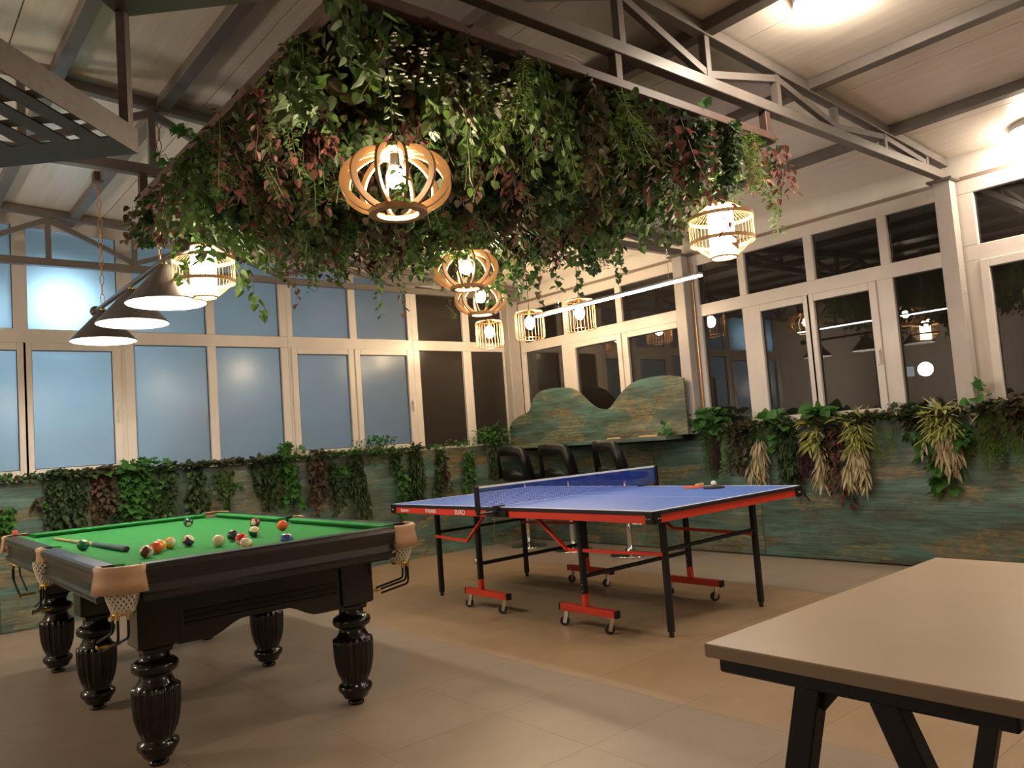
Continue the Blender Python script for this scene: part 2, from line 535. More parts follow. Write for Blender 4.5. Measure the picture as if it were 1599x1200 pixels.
def in_view(p, pad=0.06):
    d = Vector(p) - CAM
    z = d.dot(Wv)
    if z < 0.1: return False
    x = d.dot(Rv) / z * 1217.4 / 1599; y = d.dot(Uv) / z * 1217.4 / 1599
    return abs(x) < 0.5 + pad and abs(y) < 0.375 + pad

# ------------------------------------------------------------------ room shell
def zc(x): return 3.235 - 0.06 * x        # underside of the sloping ceiling
XW, XE, YS, YN = -6.6, 2.96, -6.2, 4.52

fl = empty('floor', kind='structure')
MB().box((XW, YS, -0.12), (XE + 0.1, YN + 0.1, -0.006)).build('floor_slab', 'grout', fl)
TS = 0.579
tm = MB().box((0.0006, 0.0006, -0.0055), (TS - 0.0006, TS - 0.0006, 0)).mesh('tile', 'tile_grey')
tb = MB().box((0.0006, 0.0006, -0.0055), (TS - 0.0006, TS - 0.0006, 0)).mesh('tile', 'tile_brown')
for i in range(-11, 6):
    for j in range(-12, 8):
        x = 0.0085 + i * TS; y = 0.02 + j * TS
        if x + TS > XE + 0.12 or x < XW - 0.1 or y < YS: continue
        brown = -1 <= i <= 2
        vis = any(in_view((x + a * TS, y + b * TS, 0), 0.1) for a in (0, .5, 1) for b in (0, .5, 1))
        if not vis: continue
        o = bpy.data.objects.new('tile', tb if brown else tm)
        o.location = (x, y, 0); o.parent = fl
        COL.objects.link(o)
# flooring out of sight: plain tiled slab sheets around the individually laid tiles
MB().box((XW, YS, -0.0058), (-0.6, -3.5, -0.0005)).build('tile_sheet', 'tile_grey', fl)

ce = empty('ceiling', kind='structure')
MB().hexa([(XW, YS, zc(XW) + 0.02), (XE + 0.1, YS, zc(XE) + 0.02), (XE + 0.1, YN + 0.1, zc(XE) + 0.02), (XW, YN + 0.1, zc(XW) + 0.02),
           (XW, YS, zc(XW) + 0.12), (XE + 0.1, YS, zc(XE) + 0.12), (XE + 0.1, YN + 0.1, zc(XE) + 0.12), (XW, YN + 0.1, zc(XW) + 0.12)]).build('roof_sheet', 'gap', ce)
x = -1.70 - 5
while x < XE:
    a, b = max(x, XW) + 0.003, min(x + 1.0, XE) - 0.003
    MB().hexa([(a, YS, zc(a)), (b, YS, zc(b)), (b, YN, zc(b)), (a, YN, zc(a)),
               (a, YS, zc(a) + 0.022), (b, YS, zc(b) + 0.022), (b, YN, zc(b) + 0.022), (a, YN, zc(a) + 0.022)]).build('panel', 'ceil', ce)
    x += 1.0

# plain walls behind the camera
w = MB().box((XW - 0.12, YS, 0), (XW, YN, 3.7)).build('wall_west', 'wall'); w['kind'] = 'structure'
w = MB().box((XW, YS - 0.12, 0), (XE, YS, 3.7)).build('wall_south', 'wall'); w['kind'] = 'structure'

# north wall: weathered boards below, window band above
wn = empty('wall_north', kind='structure')
MB().box((XW, 4.555, 0), (XE + 0.1, 4.62, 1.10)).build('core', 'wall', wn)
xs = [XW, -4.9, -3.7, -2.48, -1.26, -0.04, 1.18, 2.40, XE]
for a, b in zip(xs[:-1], xs[1:]):
    MB().box((a + 0.002, 4.50, 0.002), (b - 0.002, 4.552, 1.165)).build('panel', 'panel_n', wn, bevel=0.002)
MB().hexa([(XW, 4.601, zc(XW) - .07), (XE, 4.601, zc(XE) - .07), (XE, 4.66, zc(XE) - .07), (XW, 4.66, zc(XW) - .07),
           (XW, 4.60, zc(XW) + .02), (XE, 4.60, zc(XE) + .02), (XE, 4.66, zc(XE) + .02), (XW, 4.66, zc(XW) + .02)]).build('top_panel', 'wall', wn)
MB().box((XW, 4.53, 0.9), (-3.05, 4.60, 3.55)).build('side_panel', 'wall', wn)

we = empty('wall_east', kind='structure')
MB().box((3.01, YS, 0), (3.08, YN + .1, 1.10)).build('core', 'wall', we)
ys = [YS, -4.8, -3.6, -2.39, -1.18, 1.244, 2.46, 3.68, 4.50]
for a, b in zip(ys[:-1], ys[1:]):
    MB().box((2.96, a + 0.002, 0.002), (3.008, b - 0.002, 1.135)).build('panel', 'panel_e', we, bevel=0.002)
MB().box((2.985, YS, 2.90), (3.06, YN + .1, 3.10)).build('top_panel', 'wall', we)
MB().box((2.975, YS, 2.872), (3.04, YN + .1, 2.900)).build('strip', 'strip', we)
MB().box((2.985, YS, 1.1), (3.06, -2.3, 2.9)).build('side_panel', 'wall', we)
# corner post between both window bands
MB().box((2.80, 4.42, 1.12), (2.97, 4.60, 3.06)).build('trim_1', 'steel_col', bevel=0.004)['kind'] = 'structure'

# ------------------------------------------------------------------ windows
def rect_frame(mb, plane, u0, u1, v0, v1, t, d0, d1, top=None):
    """four bars around an opening; plane 'n' runs along x, plane 'e' runs along y; t = bar width, d = depth range"""
    def P(u, d, v): return (u, d, v) if plane == 'n' else (d, u, v)
    def bx(ua, ub, va, vb): mb.box(P(ua, d0, va), P(ub, d1, vb))
    bx(u0, u0 + t, v0, v1); bx(u1 - t, u1, v0, v1)
    bx(u0 + t, u1 - t, v0, v0 + t); bx(u0 + t, u1 - t, v1 - t, v1)

def pane(parent, plane, u0, u1, v0, v1, d, mat, ztop=None):
    if plane == 'n':
        t0, t1 = (v1, v1) if ztop is None else (ztop(u0), ztop(u1))
        mb = MB().hexa([(u0, d, v0), (u1, d, v0), (u1, d + .006, v0), (u0, d + .006, v0), (u0, d, t0), (u1, d, t1), (u1, d + .006, t1), (u0, d + .006, t0)])
    else:
        mb = MB().box((d, u0, v0), (d + .006, u1, v1))
    o = mb.build('pane', mat, parent, fix=False)
    if mat.startswith('frost'):                      # only the room side of the pane is sand-blasted
        o.data.materials.append(MAT['glass_clear'])
        for i, p in enumerate(o.data.polygons): p.material_index = 0 if i == 2 else 1
    return o

def gasket(parent, plane, u0, u1, v0, v1, d):
    mb = MB(); rect_frame(mb, plane, u0, u1, v0, v1, 0.006, d - .003, d)
    return mb.build('gasket', 'gap', parent)

def sash(parent, plane, u0, u1, v0, v1, mat, d0, d1, handle=None):
    """opening casement: u/v are the glass limits"""
    t = 0.062
    mb = MB(); rect_frame(mb, plane, u0 - t, u1 + t, v0 - t, v1 + t, t, d0, d1)
    s = mb.build('sash', 'pvc', parent, bevel=0.004)
    pane(s, plane, u0 - .004, u1 + .004, v0 - .004, v1 + .004, (d0 + d1) / 2, mat)
    gasket(s, plane, u0, u1, v0, v1, (d0 + d1) / 2)
    if handle is not None:
        zz = (v0 + v1) / 2 - 0.03
        h = MB()
        if plane == 'n':
            h.box((handle - .012, d0 - .008, zz - .03), (handle + .012, d0, zz + .03)); h.box((handle - .009, d0 - .034, zz - .10), (handle + .009, d0 - .02, zz + .012)); h.box((handle - .008, d0 - .03, zz - .008), (handle + .008, d0, zz + .008))
        else:
            h.box((d0 - .008, handle - .012, zz - .03), (d0, handle + .012, zz + .03)); h.box((d0 - .034, handle - .009, zz - .10), (d0 - .02, handle + .009, zz + .012)); h.box((d0 - .03, handle - .008, zz - .008), (d0, handle + .008, zz + .008))
        h.build('handle', 'pvc', s, bevel=0.003)
    return s

ND = 4.535                       # room side of the north frames
ntop = lambda u: zc(u) - 0.105
def north_window(name, u0, u1, lower, upper, mat):
    """u0..u1 outer limits; lower = [(kind, a, b, handle)], upper = [(a, b)]"""
    w_ = empty(name, kind='structure')
    f = MB()
    d0, d1 = ND, 4.60
    def post(a, b, v0, v1=None):
        t0, t1 = (v1, v1) if v1 is not None else (ntop(a), ntop(b))
        f.hexa([(a, d0, v0), (b, d0, v0), (b, d1, v0), (a, d1, v0), (a, d0, t0), (b, d0, t1), (b, d1, t1), (a, d1, t0)])
    f.box((u0, d0, 1.12), (u1, d1, 1.19))                                    # bottom rail
    f.box((u0, d0, 2.292), (u1, d1, 2.405))                                  # transom
    f.hexa([(u0, d0, ntop(u0)), (u1, d0, ntop(u1)), (u1, d1, ntop(u1)), (u0, d1, ntop(u0)),
            (u0, d0, zc(u0) - .005), (u1, d0, zc(u1) - .005), (u1, d1, zc(u1) - .005), (u0, d1, zc(u0) - .005)])
    edges = [u0] + [e for l in lower for e in (l[1], l[2])] + [u1]
    for k, l in enumerate(lower):
        pass
    # lower uprights between openings
    gaps = []
    prev = u0
    for kind, a, b, h in lower:
        t = 0.062 if kind == 's' else 0.0
        gaps.append((prev, a - t)); prev = b + t
    gaps.append((prev, u1))
    for a, b in gaps:
        if b - a > 0.004: post(a, b, 1.19, 2.292)
    prev = u0
    for a, b in upper + [(u1, None)]:
        if a - prev > 0.004: post(prev, a, 2.405)
        prev = b
    for kind, a, b, h in lower:
        if kind == 's':                                                      # rebate strips around a casement
            f.box((a - .062, d0 + .01, 2.292), (b + .062, d1, 2.2925))
    f.build('frame', 'pvc', w_, bevel=0.004)
    for kind, a, b, h in lower:
        if kind == 's':
            sash(w_, 'n', a, b, 1.252, 2.230, mat, d0 - 0.014, d1 - .012, h)
        else:
            pane(w_, 'n', a - .003, b + .003, 1.187, 2.295, d0 + .035, mat); gasket(w_, 'n', a, b, 1.19, 2.292, d0 + .035)
    for a, b in upper:
        pane(w_, 'n', a - .003, b + .003, 2.40, 0, d0 + .035, mat, ztop=lambda u: ntop(u) + .004)
        g = MB(); g.box((a, d0 + .03, 2.405), (a + .006, d0 + .034, ntop(a))); g.box((b - .006, d0 + .03, 2.405), (b, d0 + .034, ntop(b)))
        g.build('gasket', 'gap', w_)
    return w_
north_window('window_1', -3.05, -1.515, [('s', -2.90, -2.315, None), ('s', -2.215, -1.612, -1.577)], [(-2.93, -2.335), (-2.235, -1.553)], 'frost')
north_window('window_2', -1.515, 0.0, [('f', -1.438, -0.795, None), ('f', -0.717, -0.078, None)], [(-1.43, -0.795), (-0.717, -0.078)], 'frost')
north_window('window_3', 0.0, 1.475, [('s', 0.088, 0.660, None), ('s', 0.798, 1.385, 1.42)], [(0.058, 0.700), (0.780, 1.425)], 'frost')
north_window('window_4', 1.475, 2.96, [('f', 1.560, 2.172, None), ('f', 2.293, 2.795, None)], [(1.560, 2.190), (2.290, 2.795)], 'frost_dark')

ED = 2.975
def east_window(name, u0, u1, lower, upper):
    w_ = empty(name, kind='structure')
    f = MB(); d0, d1 = ED, 3.04
    def bx(a, b, v0, v1): f.box((d0, a, v0), (d1, b, v1))
    bx(u0, u1, 1.11, 1.18); bx(u0, u1, 2.262, 2.378); bx(u0, u1, 2.768, 2.872)
    prev = u0
    for kind, a, b, h in lower:
        t = 0.062 if kind == 's' else 0.0
        if a - t - prev > 0.004: bx(prev, a - t, 1.18, 2.262)
        prev = b + t
    if u1 - prev > 0.004: bx(prev, u1, 1.18, 2.262)
    prev = u0
    for a, b in upper + [(u1, None)]:
        if a - prev > 0.004: bx(prev, a, 2.378, 2.768)
        prev = b
    f.build('frame', 'pvc', w_, bevel=0.004)
    for kind, a, b, h in lower:
        if kind == 's': sash(w_, 'e', a, b, 1.242, 2.198, 'glass', d0 - .014, d1 - .012, h)
        else:
            pane(w_, 'e', a - .003, b + .003, 1.177, 2.265, d0 + .035, 'glass'); gasket(w_, 'e', a, b, 1.18, 2.262, d0 + .035)
    for a, b in upper:
        pane(w_, 'e', a - .003, b + .003, 2.375, 2.771, d0 + .035, 'glass'); gasket(w_, 'e', a, b, 2.378, 2.768, d0 + .035)
    return w_
east_window('window_5', 1.93, 4.42, [('s', 2.005, 2.670, None), ('s', 2.823, 3.468, None), ('f', 3.695, 4.345, None)],
            [(1.96, 2.73), (2.81, 3.56), (3.64, 4.345)])
east_window('window_6', -0.62, 1.93, [('f', -0.547, -0.120, None), ('s', 0.073, 0.550, 0.035), ('s', 0.650, 1.068, None), ('f', 1.261, 1.715, None)],
            [(-0.546, -0.116), (-0.040, 0.521), (0.600, 1.195), (1.268, 1.729)])
east_window('window_7', -2.30, -0.62, [('s', -2.2, -1.60, None), ('s', -1.46, -0.812, None)], [(-2.24, -1.53), (-1.45, -0.756)])

# partition added outside, unseen, to keep the last frosted bay dark
o = MB().box((1.44, 4.64, 0.2), (1.50, 7.4, 3.4)).build('light_blocker', 'facade'); tag(o, 'dark partition added unseen behind the frosted windows to stop light', 'blocker')
o = MB().box((-4.2, 7.3, 0.0), (1.44, 7.4, 3.6)).build('rear_screen', 'wall'); tag(o, 'pale wall far behind the blue frosted windows', 'wall screen')

# dark building across the street with a few lit windows
fb = empty('far_building', (14.2, 3.2, 0), 'dark building outside the right-hand windows with a few lit panes', 'building')
MB((14.2, 3.2, 0)).box((14.05, -6, -3), (18, 12, 5)).build('facade', 'facade', fb)
for (y0, y1, z0, z1) in [(4.38, 4.53, 1.93, 2.14), (4.21, 4.30, 1.92, 2.14), (4.09, 4.18, 1.90, 2.13), (4.50, 4.66, 1.34, 1.38), (4.50, 4.64, 1.19, 1.29),
                         (4.08, 4.16, 1.20, 1.36), (2.9, 3.25, 1.12, 1.22), (5.15, 5.22, 1.27, 1.30)]:
    wf = MB((14.2, 3.2, 0)); wf.box((14.03, y0 - .02, z0 - .02), (14.05, y1 + .02, z1 + .02))
    wo = wf.build('window_frame', 'facade', fb)
    MB((14.2, 3.2, 0)).box((14.02, y0, z0), (14.03, y1, z1)).build('lit_pane', 'litpane', wo)

# ------------------------------------------------------------------ roof steel
TRY = [-0.60, 1.85, 4.30]
def truss(y, node0, label, x0=-5.9, x1=2.90):
    t = empty('roof_truss', (0, y, 2.885), label, 'roof truss', kind='thing')
    org = (0, y, 2.885)
    MB(org).box((x0, y - .03, 2.885), (x1, y + .03, 2.945)).build('bottom_chord', 'steel', t, bevel=0.003)
    a, b = x0, x1 + 0.03
    MB(org).hexa([(a, y - .03, zc(a) - .07), (b, y - .03, zc(b) - .07), (b, y + .03, zc(b) - .07), (a, y + .03, zc(a) - .07),
                  (a, y - .03, zc(a) - .012), (b, y - .03, zc(b) - .012), (b, y + .03, zc(b) - .012), (a, y + .03, zc(a) - .012)]).build('top_chord', 'steel', t, bevel=0.003)
    k = 0
    x = node0
    while x - 0.65 > x0: x -= 0.65; k -= 1
    while x < x1 - 0.15:
        MB(org).box((x - .019, y - .02, 2.944), (x + .019, y + .02, zc(x) - .068)).build('post', 'steel', t)
        n_ = x + 0.65
        if n_ < x1 - 0.1:
            p, q = (x, y, zc(x) - .09), (n_, y, 2.965)
            if k % 2: p, q = (x, y, 2.965), (n_, y, zc(n_) - .09)
            MB(org).bar(p, q, 0.034, 0.038).build('brace', 'steel', t)
        x = n_; k += 1
    return t
truss(TRY[0], -0.655, 'grey steel roof truss nearest, ending on the right-hand column above the canopy edge')
truss(TRY[1], -1.98, 'grey steel roof truss crossing above the far edge of the leafy canopy')
truss(TRY[2], -2.11, 'grey steel roof truss close in front of the blue frosted windows')
names = ['nearest the right wall, from the column truss', 'second from the right wall', 'over the near round ceiling lamp', 'hidden over the leafy canopy', 'running past the hanging chain',
         'over the pool table, dim', 'far over the dark rack']
for i, x in enumerate([2.03, 1.0, 0.0, -0.97, -1.92, -2.47, -3.4]):
    MB().hexa([(x - .035, YS, zc(x - .035) - .062), (x + .035, YS, zc(x + .035) - .062), (x + .035, YN, zc(x + .035) - .062), (x - .035, YN, zc(x - .035) - .062),
               (x - .035, YS, zc(x - .035) - .002), (x + .035, YS, zc(x + .035) - .002), (x + .035, YN, zc(x + .035) - .002), (x - .035, YN, zc(x - .035) - .002)]
              ).build('roof_purlin', 'steel', None, bevel=0.003, label='long grey steel purlin under the ceiling, ' + names[i], category='purlin', kind='thing')
for i, (y, lb) in enumerate([(-0.60, 'grey square steel column between the dark windows, carrying the nearest truss'), (1.85, 'grey square steel column at the right end of the cloud-shaped board')]):
    c = empty('steel_column', (2.89, y, 1.135), lb, 'column', kind='thing')
    og = (2.89, y, 1.135)
    MB(og).box((2.84, y - .06, 1.135), (2.94, y + .06, 2.884)).build('post', 'steel_col', c, bevel=0.006)
    MB(og).box((2.80, y - .09, 2.868), (2.95, y + .09, 2.886)).build('cap_plate', 'steel', c, bevel=0.002)
    for zz in (2.05, 2.03): MB(og).sphere((2.90, y - .062, zz), 0.006, 8, 6).build('bolt', 'chrome', c)
MB().tube([(2.955, 1.77, 1.14), (2.955, 1.77, 2.8)], 0.008, 8).build('wall_conduit', 'copper', None, label='thin copper pipe running up beside the far column', category='pipe')

# ------------------------------------------------------------------ pool table
PX, PY = -1.935, 1.735
HW, HL, RT, BED = 0.685, 1.335, 0.840, 0.810
pt = empty('pool_table', (PX, PY, 0), 'black lacquered pool table with green cloth and turned legs', 'pool table')
po = (PX, PY, 0)
def P3(x, y, z): return (PX + x, PY + y, z)
IW, IL = HW - 0.062, HL - 0.062           # inner edge of the wood
NW, NL = IW - 0.048, IL - 0.048           # cushion nose
# bed with cloth
MB(po).box(P3(-IW - .01, -IL - .01, BED - 0.03), P3(IW + .01, IL + .01, BED)).build('bed_cloth', 'cloth', pt)
# wooden rails with a rounded top and a lower lip, cushions
prof = [(0.0, .700), (-.004, .708), (-.004, .722), (.010, .730), (.014, .760), (.006, .785), (-.006, .805), (-.010, .818), (-.006, .832), (.004, .8395), (.018, RT), (.062, RT), (.062, .76), (.045, .70)]
cush = [(.062, .8395), (.088, .8385), (.110, .833), (.108, .827), (.085, .8102), (.062, .8102)]
def rail(side, a, b):
    """side: outward axis; a..b along the rail"""
    def fn(t):
        if side == 'w': return lambda d, z: P3(-HW + d, t, z)
        if side == 'e': return lambda d, z: P3(HW - d, t, z)
        if side == 's': return lambda d, z: P3(t, -HL + d, z)
        return lambda d, z: P3(t, HL - d, z)
    r = MB(po).prism(prof, fn(a), fn(b)).build('rail', 'railtop', pt)
    # cushion ends are cut back at the pocket jaws
    c = MB(po)
    e = 0.032
    A = [fn(a - .006 if k in (0, 5) else a + e * min(1, (d - .062) / .04))(d, z) for k, (d, z) in enumerate(cush)]
    B = [fn(b + .006 if k in (0, 5) else b - e * min(1, (d - .062) / .04))(d, z) for k, (d, z) in enumerate(cush)]
    n = len(cush)
    c.add(A + B, [tuple(reversed(range(n))), tuple(range(n, 2 * n))] + [(i, (i + 1) % n, n + (i + 1) % n, n + i) for i in range(n)])
    c.build('cushion', 'cloth', pt)
CP, MP = 0.138, 0.056                      # cut-outs at the corners and the middles
for s in 'we':
    rail(s, -HL + CP, -MP); rail(s, MP, HL - CP)
for s in 'sn':
    rail(s, -HW + CP, HW - CP)
# frame under the rails: apron boards with three reeds and a scalloped lower edge
def apron(axis, sgn, a, b):
    def W(d, t, z):
        return P3(t, sgn * (LY + 0.066 - d), z) if axis == 'y' else P3(sgn * (LX + 0.010 - d), t, z)
    n = 20
    lo = []
    for i in range(n + 1):
        u = i / n; t = a + (b - a) * u
        m = min(u, 1 - u) * (b - a)
        z = 0.56 if axis == 'x' else 0.525 if m > 0.28 else (0.47 if m < 0.13 else 0.47 + 0.055 * (0.5 - 0.5 * cos(pi * (m - .13) / .15)))
        lo.append((t, z))
    poly = lo + [(b, 0.702), (a, 0.702)]
    mb = MB(po).prism(poly, lambda t, z: W(0, t, z), lambda t, z: W(.03, t, z))
    ap = mb.build('apron', 'lacquer', pt)
    for zz in ((0.548, 0.572, 0.594) if axis == 'y' else (0.578, 0.60, 0.622)):
        L0, L1 = a + .03, b - .03
        mb = MB(po).bar(W(-.004, L0, zz), W(-.004, L1, zz), .010, .012).build('reed', 'lacquer', ap, bevel=0.003)
LX, LY = 0.450, 1.05
apron('y', -1, -LX + .075, LX - .075); apron('y', 1, -LX + .075, LX - .075)
for sg in (-1, 1):
    apron('x', sg, -LY + .07, -.07); apron('x', sg, .07, LY - .07)
MB(po).box(P3(-HW + .09, -HL + .09, .68), P3(HW - .09, HL - .09, .715)).build('inner_frame', 'lacquer', pt)
# six turned legs
legprof = [(.030, 0.0), (.038, .004), (.038, .016), (.016, .020), (.016, .030), (.052, .031), (.060, .040), (.066, .055), (.076, .064), (.082, .078), (.079, .092), (.066, .100),
           (.062, .108), (.068, .124), (.080, .150), (.090, .190), (.095, .240), (.096, .290), (.095, .312), (.078, .316), (.074, .328), (.066, .340), (.063, .352), (.060, .362),
           (.072, .366), (.088, .378), (.092, .393), (.088, .408), (.072, .420), (.058, .423), (.058, .455)]
legm = MB().lathe(legprof, n=96, flute=(.128, .312, 18, .13)).mesh('leg', 'lacquer')
blk = MB()
a = .058; b = .082
def ring(s, z): return [(-s, -s, z), (s, -s, z), (s, s, z), (-s, s, z)]
rs = [ring(.056, .452), ring(.058, .47), ring(.082, .482), ring(.082, .70)]
vv = [p for r in rs for p in r]
ff = [(3, 2, 1, 0), (12, 13, 14, 15)] + [(4 * j + k, 4 * j + (k + 1) % 4, 4 * j + 4 + (k + 1) % 4, 4 * j + 4 + k) for j in range(3) for k in range(4)]
blkm = blk.add(vv, ff).mesh('leg_block', 'lacquer', bevel=0.003)
for lx in (-LX, LX):
    for ly in (-LY, 0, LY):
        o = bpy.data.objects.new('leg', legm); o.parent = pt; o.location = (lx, ly, 0); COL.objects.link(o)
        o2 = bpy.data.objects.new('leg_block', blkm); o2.parent = o; COL.objects.link(o2)
# pockets: leather collar, cord net, brass ring, return rails
def netcup(mb, c, r0, z0, r1, z1, rows=6, n=18):
    cx, cy_ = c
    for s in (1, -1):
        for k in range(n):
            pts = []
            for j in range(rows + 1):
                u = j / rows
                r = r0 + (r1 - r0) * (u ** 1.6)
                a = 2 * pi * k / n + s * u * 1.5
                pts.append((cx + r * cos(a), cy_ + r * sin(a), z0 + (z1 - z0) * u))
            mb.tube(pts, 0.0042, 5)
    return mb
def pocket(px, py, ox, oy, corner):
    """px,py: hole centre (table coordinates), ox,oy: outward direction"""
    base = math.atan2(oy, ox)
    span = radians(68) if corner else radians(62)
    R0 = 0.105 if corner else 0.060
    z0, z1 = .843, .742
    n = 14
    inner, outer = [], []
    mb = MB(po)
    rows = [(R0 - .014, z0 - .002), (R0, z0 + .001), (R0 + .010, z0 - .006), (R0 + .006, z0 - .028), (R0 + .012, z0 - .060), (R0 + .020, z1)] if corner else \
           [(R0 - .010, z0 - .004), (R0, z0), (R0 + .008, z0 - .006), (R0 + .004, z0 - .028), (R0 + .004, z0 - .060), (R0 + .006, z1 + .02)]
    vs_, fs = [], []
    allr = rows + [(r - .005, z) for r, z in reversed(rows)]
    for i in range(n + 1):
        a = base - span + 2 * span * i / n
        for r, z in allr:
            vs_.append(P3(px + r * cos(a), py + r * sin(a), z))
    m = len(allr)
    for i in range(n):
        for j in range(m):
            k = (j + 1) % m
            fs.append((i * m + j, i * m + k, (i + 1) * m + k, (i + 1) * m + j))
    fs += [tuple(range(m)), tuple(reversed(range(n * m, n * m + m)))]
    mb.add(vs_, fs, True)
    col = mb.build('pocket_collar', 'leather', pt)
    hx, hy = px + ox * (.030 if corner else .012), py + oy * (.030 if corner else .012)
    hole = MB(po).lathe([(.050, BED + .0008), (.050, BED + .0012)], P3(px, py, 0), 20).build('pocket_hole', 'gap', pt)
    nt_ = netcup(MB(po), P3(hx, hy, 0)[:2], .066, .775, .036, .665).build('pocket_net', 'net', pt)
    MB(po).lathe([(.060, .772), (.034, .668), (.030, .668), (.056, .772)], P3(hx, hy, 0), 18, cap=False).build('net_lining', 'net', nt_)
    rg = MB(po).tube([P3(hx + .037 * cos(t), hy + .037 * sin(t), .660) for t in [2 * pi * k / 20 for k in range(20)]], .0045, 6, closed=True)
    for k in (-1, 0, 1):
        a = base + k * 1.0
        rg.tube([P3(hx + .037 * cos(a), hy + .037 * sin(a), .676), P3(hx + .037 * cos(a), hy + .037 * sin(a), .640)], .007, 8)
    rg.build('pocket_ring', 'brass', pt)
    # return rails bend down and run inwards along the end (corner) or to the leg (middle)
    ix, iy = (0, -math.copysign(1, oy)) if corner else (0, 1)
    rl = MB(po)
    for k in (-1, 0, 1):
        a = base + k * 1.0
        sx, sy = hx + .037 * cos(a), hy + .037 * sin(a)
        zz = .565 - .012 * (k == 0) + (.02 if k == -1 else 0)
        L = .26
        pts = [P3(sx, sy, .642), P3(sx, sy, zz + .03), P3(sx + ix * .006, sy + iy * .006, zz + .012), P3(sx + ix * .022, sy + iy * .022, zz + .002), P3(sx + ix * .05, sy + iy * .05, zz - .006), P3(sx + ix * L, sy + iy * L, zz - .065)]
        rl.tube(pts, .0052, 7)
    ro = rl.build('ball_rail', 'blackmetal', pt)
    ex, ey = hx + ix * .26, hy + iy * .26
    MB(po).box(P3(ex - .045, ey - .012, .494), P3(ex + .045, ey + .012, .508)).build('rail_clip', 'brass', ro, bevel=0.003)
off = .095
for sx in (-1, 1):
    for sy in (-1, 1):
        pocket(sx * (HW - off), sy * (HL - off), sx * .7071, sy * .7071, True)
    pocket(sx * (HW - .045), 0, sx, 0, False)

def text_mesh(name, cu, mat):            # lettering turned into real mesh
    tmp = bpy.data.objects.new(name, cu)
    me = bpy.data.meshes.new_from_object(tmp)
    bpy.data.objects.remove(tmp)
    me.materials.clear(); me.materials.append(MAT[mat])
    o = bpy.data.objects.new(name, me)
    COL.objects.link(o)
    return o
# balls
BALLR = 0.0286
def ballmat(name, col, stripe):
    m, nt, b = newmat(name)
    tc = N(nt, 'ShaderNodeTexCoord'); sp = N(nt, 'ShaderNodeSeparateXYZ')
    nt.links.new(tc.outputs['Object'], sp.inputs[0])
    cream = (0.72, 0.64, 0.46)
    def gt(sock, v):
        n = N(nt, 'ShaderNodeMath', operation='GREATER_THAN'); n.inputs[1].default_value = v
        nt.links.new(sock, n.inputs[0]); return n.outputs[0]
    c = col
    if stripe:
        ab = N(nt, 'ShaderNodeMath', operation='ABSOLUTE'); nt.links.new(sp.outputs['Z'], ab.inputs[0])
        c = mix(nt, gt(ab.outputs[0], BALLR * .55), col, cream)
    if stripe is not None:
        ax = N(nt, 'ShaderNodeMath', operation='ABSOLUTE'); nt.links.new(sp.outputs['X'], ax.inputs[0])
        c = mix(nt, gt(ax.outputs[0], BALLR * .86), c, cream)
    if hasattr(c, 'is_output'): nt.links.new(c, b.inputs['Base Color'])
    else: b.inputs['Base Color'].default_value = (*c, 1)
    b.inputs['Roughness'].default_value = 0.12
    b.inputs['Coat Weight'].default_value = 0.4
    return m
BALLS = [  # name, colour, stripe (None = cue), x, y, rotation, number, label
    ('m', (.13, .025, .02), True, -2.351, 0.873, (.2, -.9, -.8), '15', 'maroon striped pool ball with a number disc on top, nearest the pool table corner'),
    ('o', (.75, .10, .02), False, -2.278, 0.992, (.3, 2.2, .5), '5', 'orange red pool ball touching the yellow one, behind the maroon striped ball'),
    ('y', (.80, .42, .02), False, -2.243, 1.070, (1.5, 1.5, .5), '1', 'plain yellow pool ball mostly hidden behind the orange red ball'),
    ('ys', (.80, .42, .02), True, -2.180, 1.131, (1.5, .35, .9), '9', 'white and yellow striped pool ball with its band to the right'),
    ('p', (.045, .03, .10), True, -2.100, 1.114, (.5, .55, .3), '12', 'dark purple and white striped pool ball standing alone by the yellow ones'),
    ('c', (.72, .62, .42), None, -2.027, 0.912, (0, 0, 0), '', 'plain cream cue ball on the green cloth'),
    ('k', (.018, .018, .018), False, -1.901, 1.064, (1.0, 2.0, .5), '8', 'black pool ball behind the red ones'),
    ('r', (.60, .02, .02), False, -1.948, 0.834, (.4, 2.6, .5), '3', 'plain red pool ball in the group by the near cushion'),
    ('rs', (.60, .05, .02), True, -2.017, 0.600, (.75, -.5, .3), '11', 'white pool ball with a red band, half hidden by the near rail'),
    ('m2', (.22, .025, .03), False, -1.556, 1.658, (.1, -.1, -2.3), '7', 'maroon pool ball with a pale spot on its side, behind the green striped one'),
    ('gs', (.012, .07, .035), True, -1.775, 1.115, (.45, .35, -.9), '14', 'white and dark green striped pool ball with its number low on the front'),
    ('o2', (.80, .10, .015), False, -1.562, 1.261, (.2, -1.0, -.3), '13', 'bright orange pool ball alone near the right cushion'),
    ('g', (.012, .06, .045), False, -1.710, 2.362, (.2, .5, -1.75), '6', 'dark green pool ball alone at the far end of the cloth'),
    ('b', (.03, .07, .32), False, -1.855, 0.540, (.2, 1.4, 1.9), '2', 'blue pool ball almost hidden behind the near rail'),
    ('g2', (.012, .12, .06), False, -2.447, 1.645, (.1, -1.1, -1.0), '4', 'green pool ball with white spot lying against the cue and the left cushion'),
]
bme = MB().sphere((0, 0, 0), BALLR, 28, 16).mesh('pool_ball', None)
from mathutils import Euler
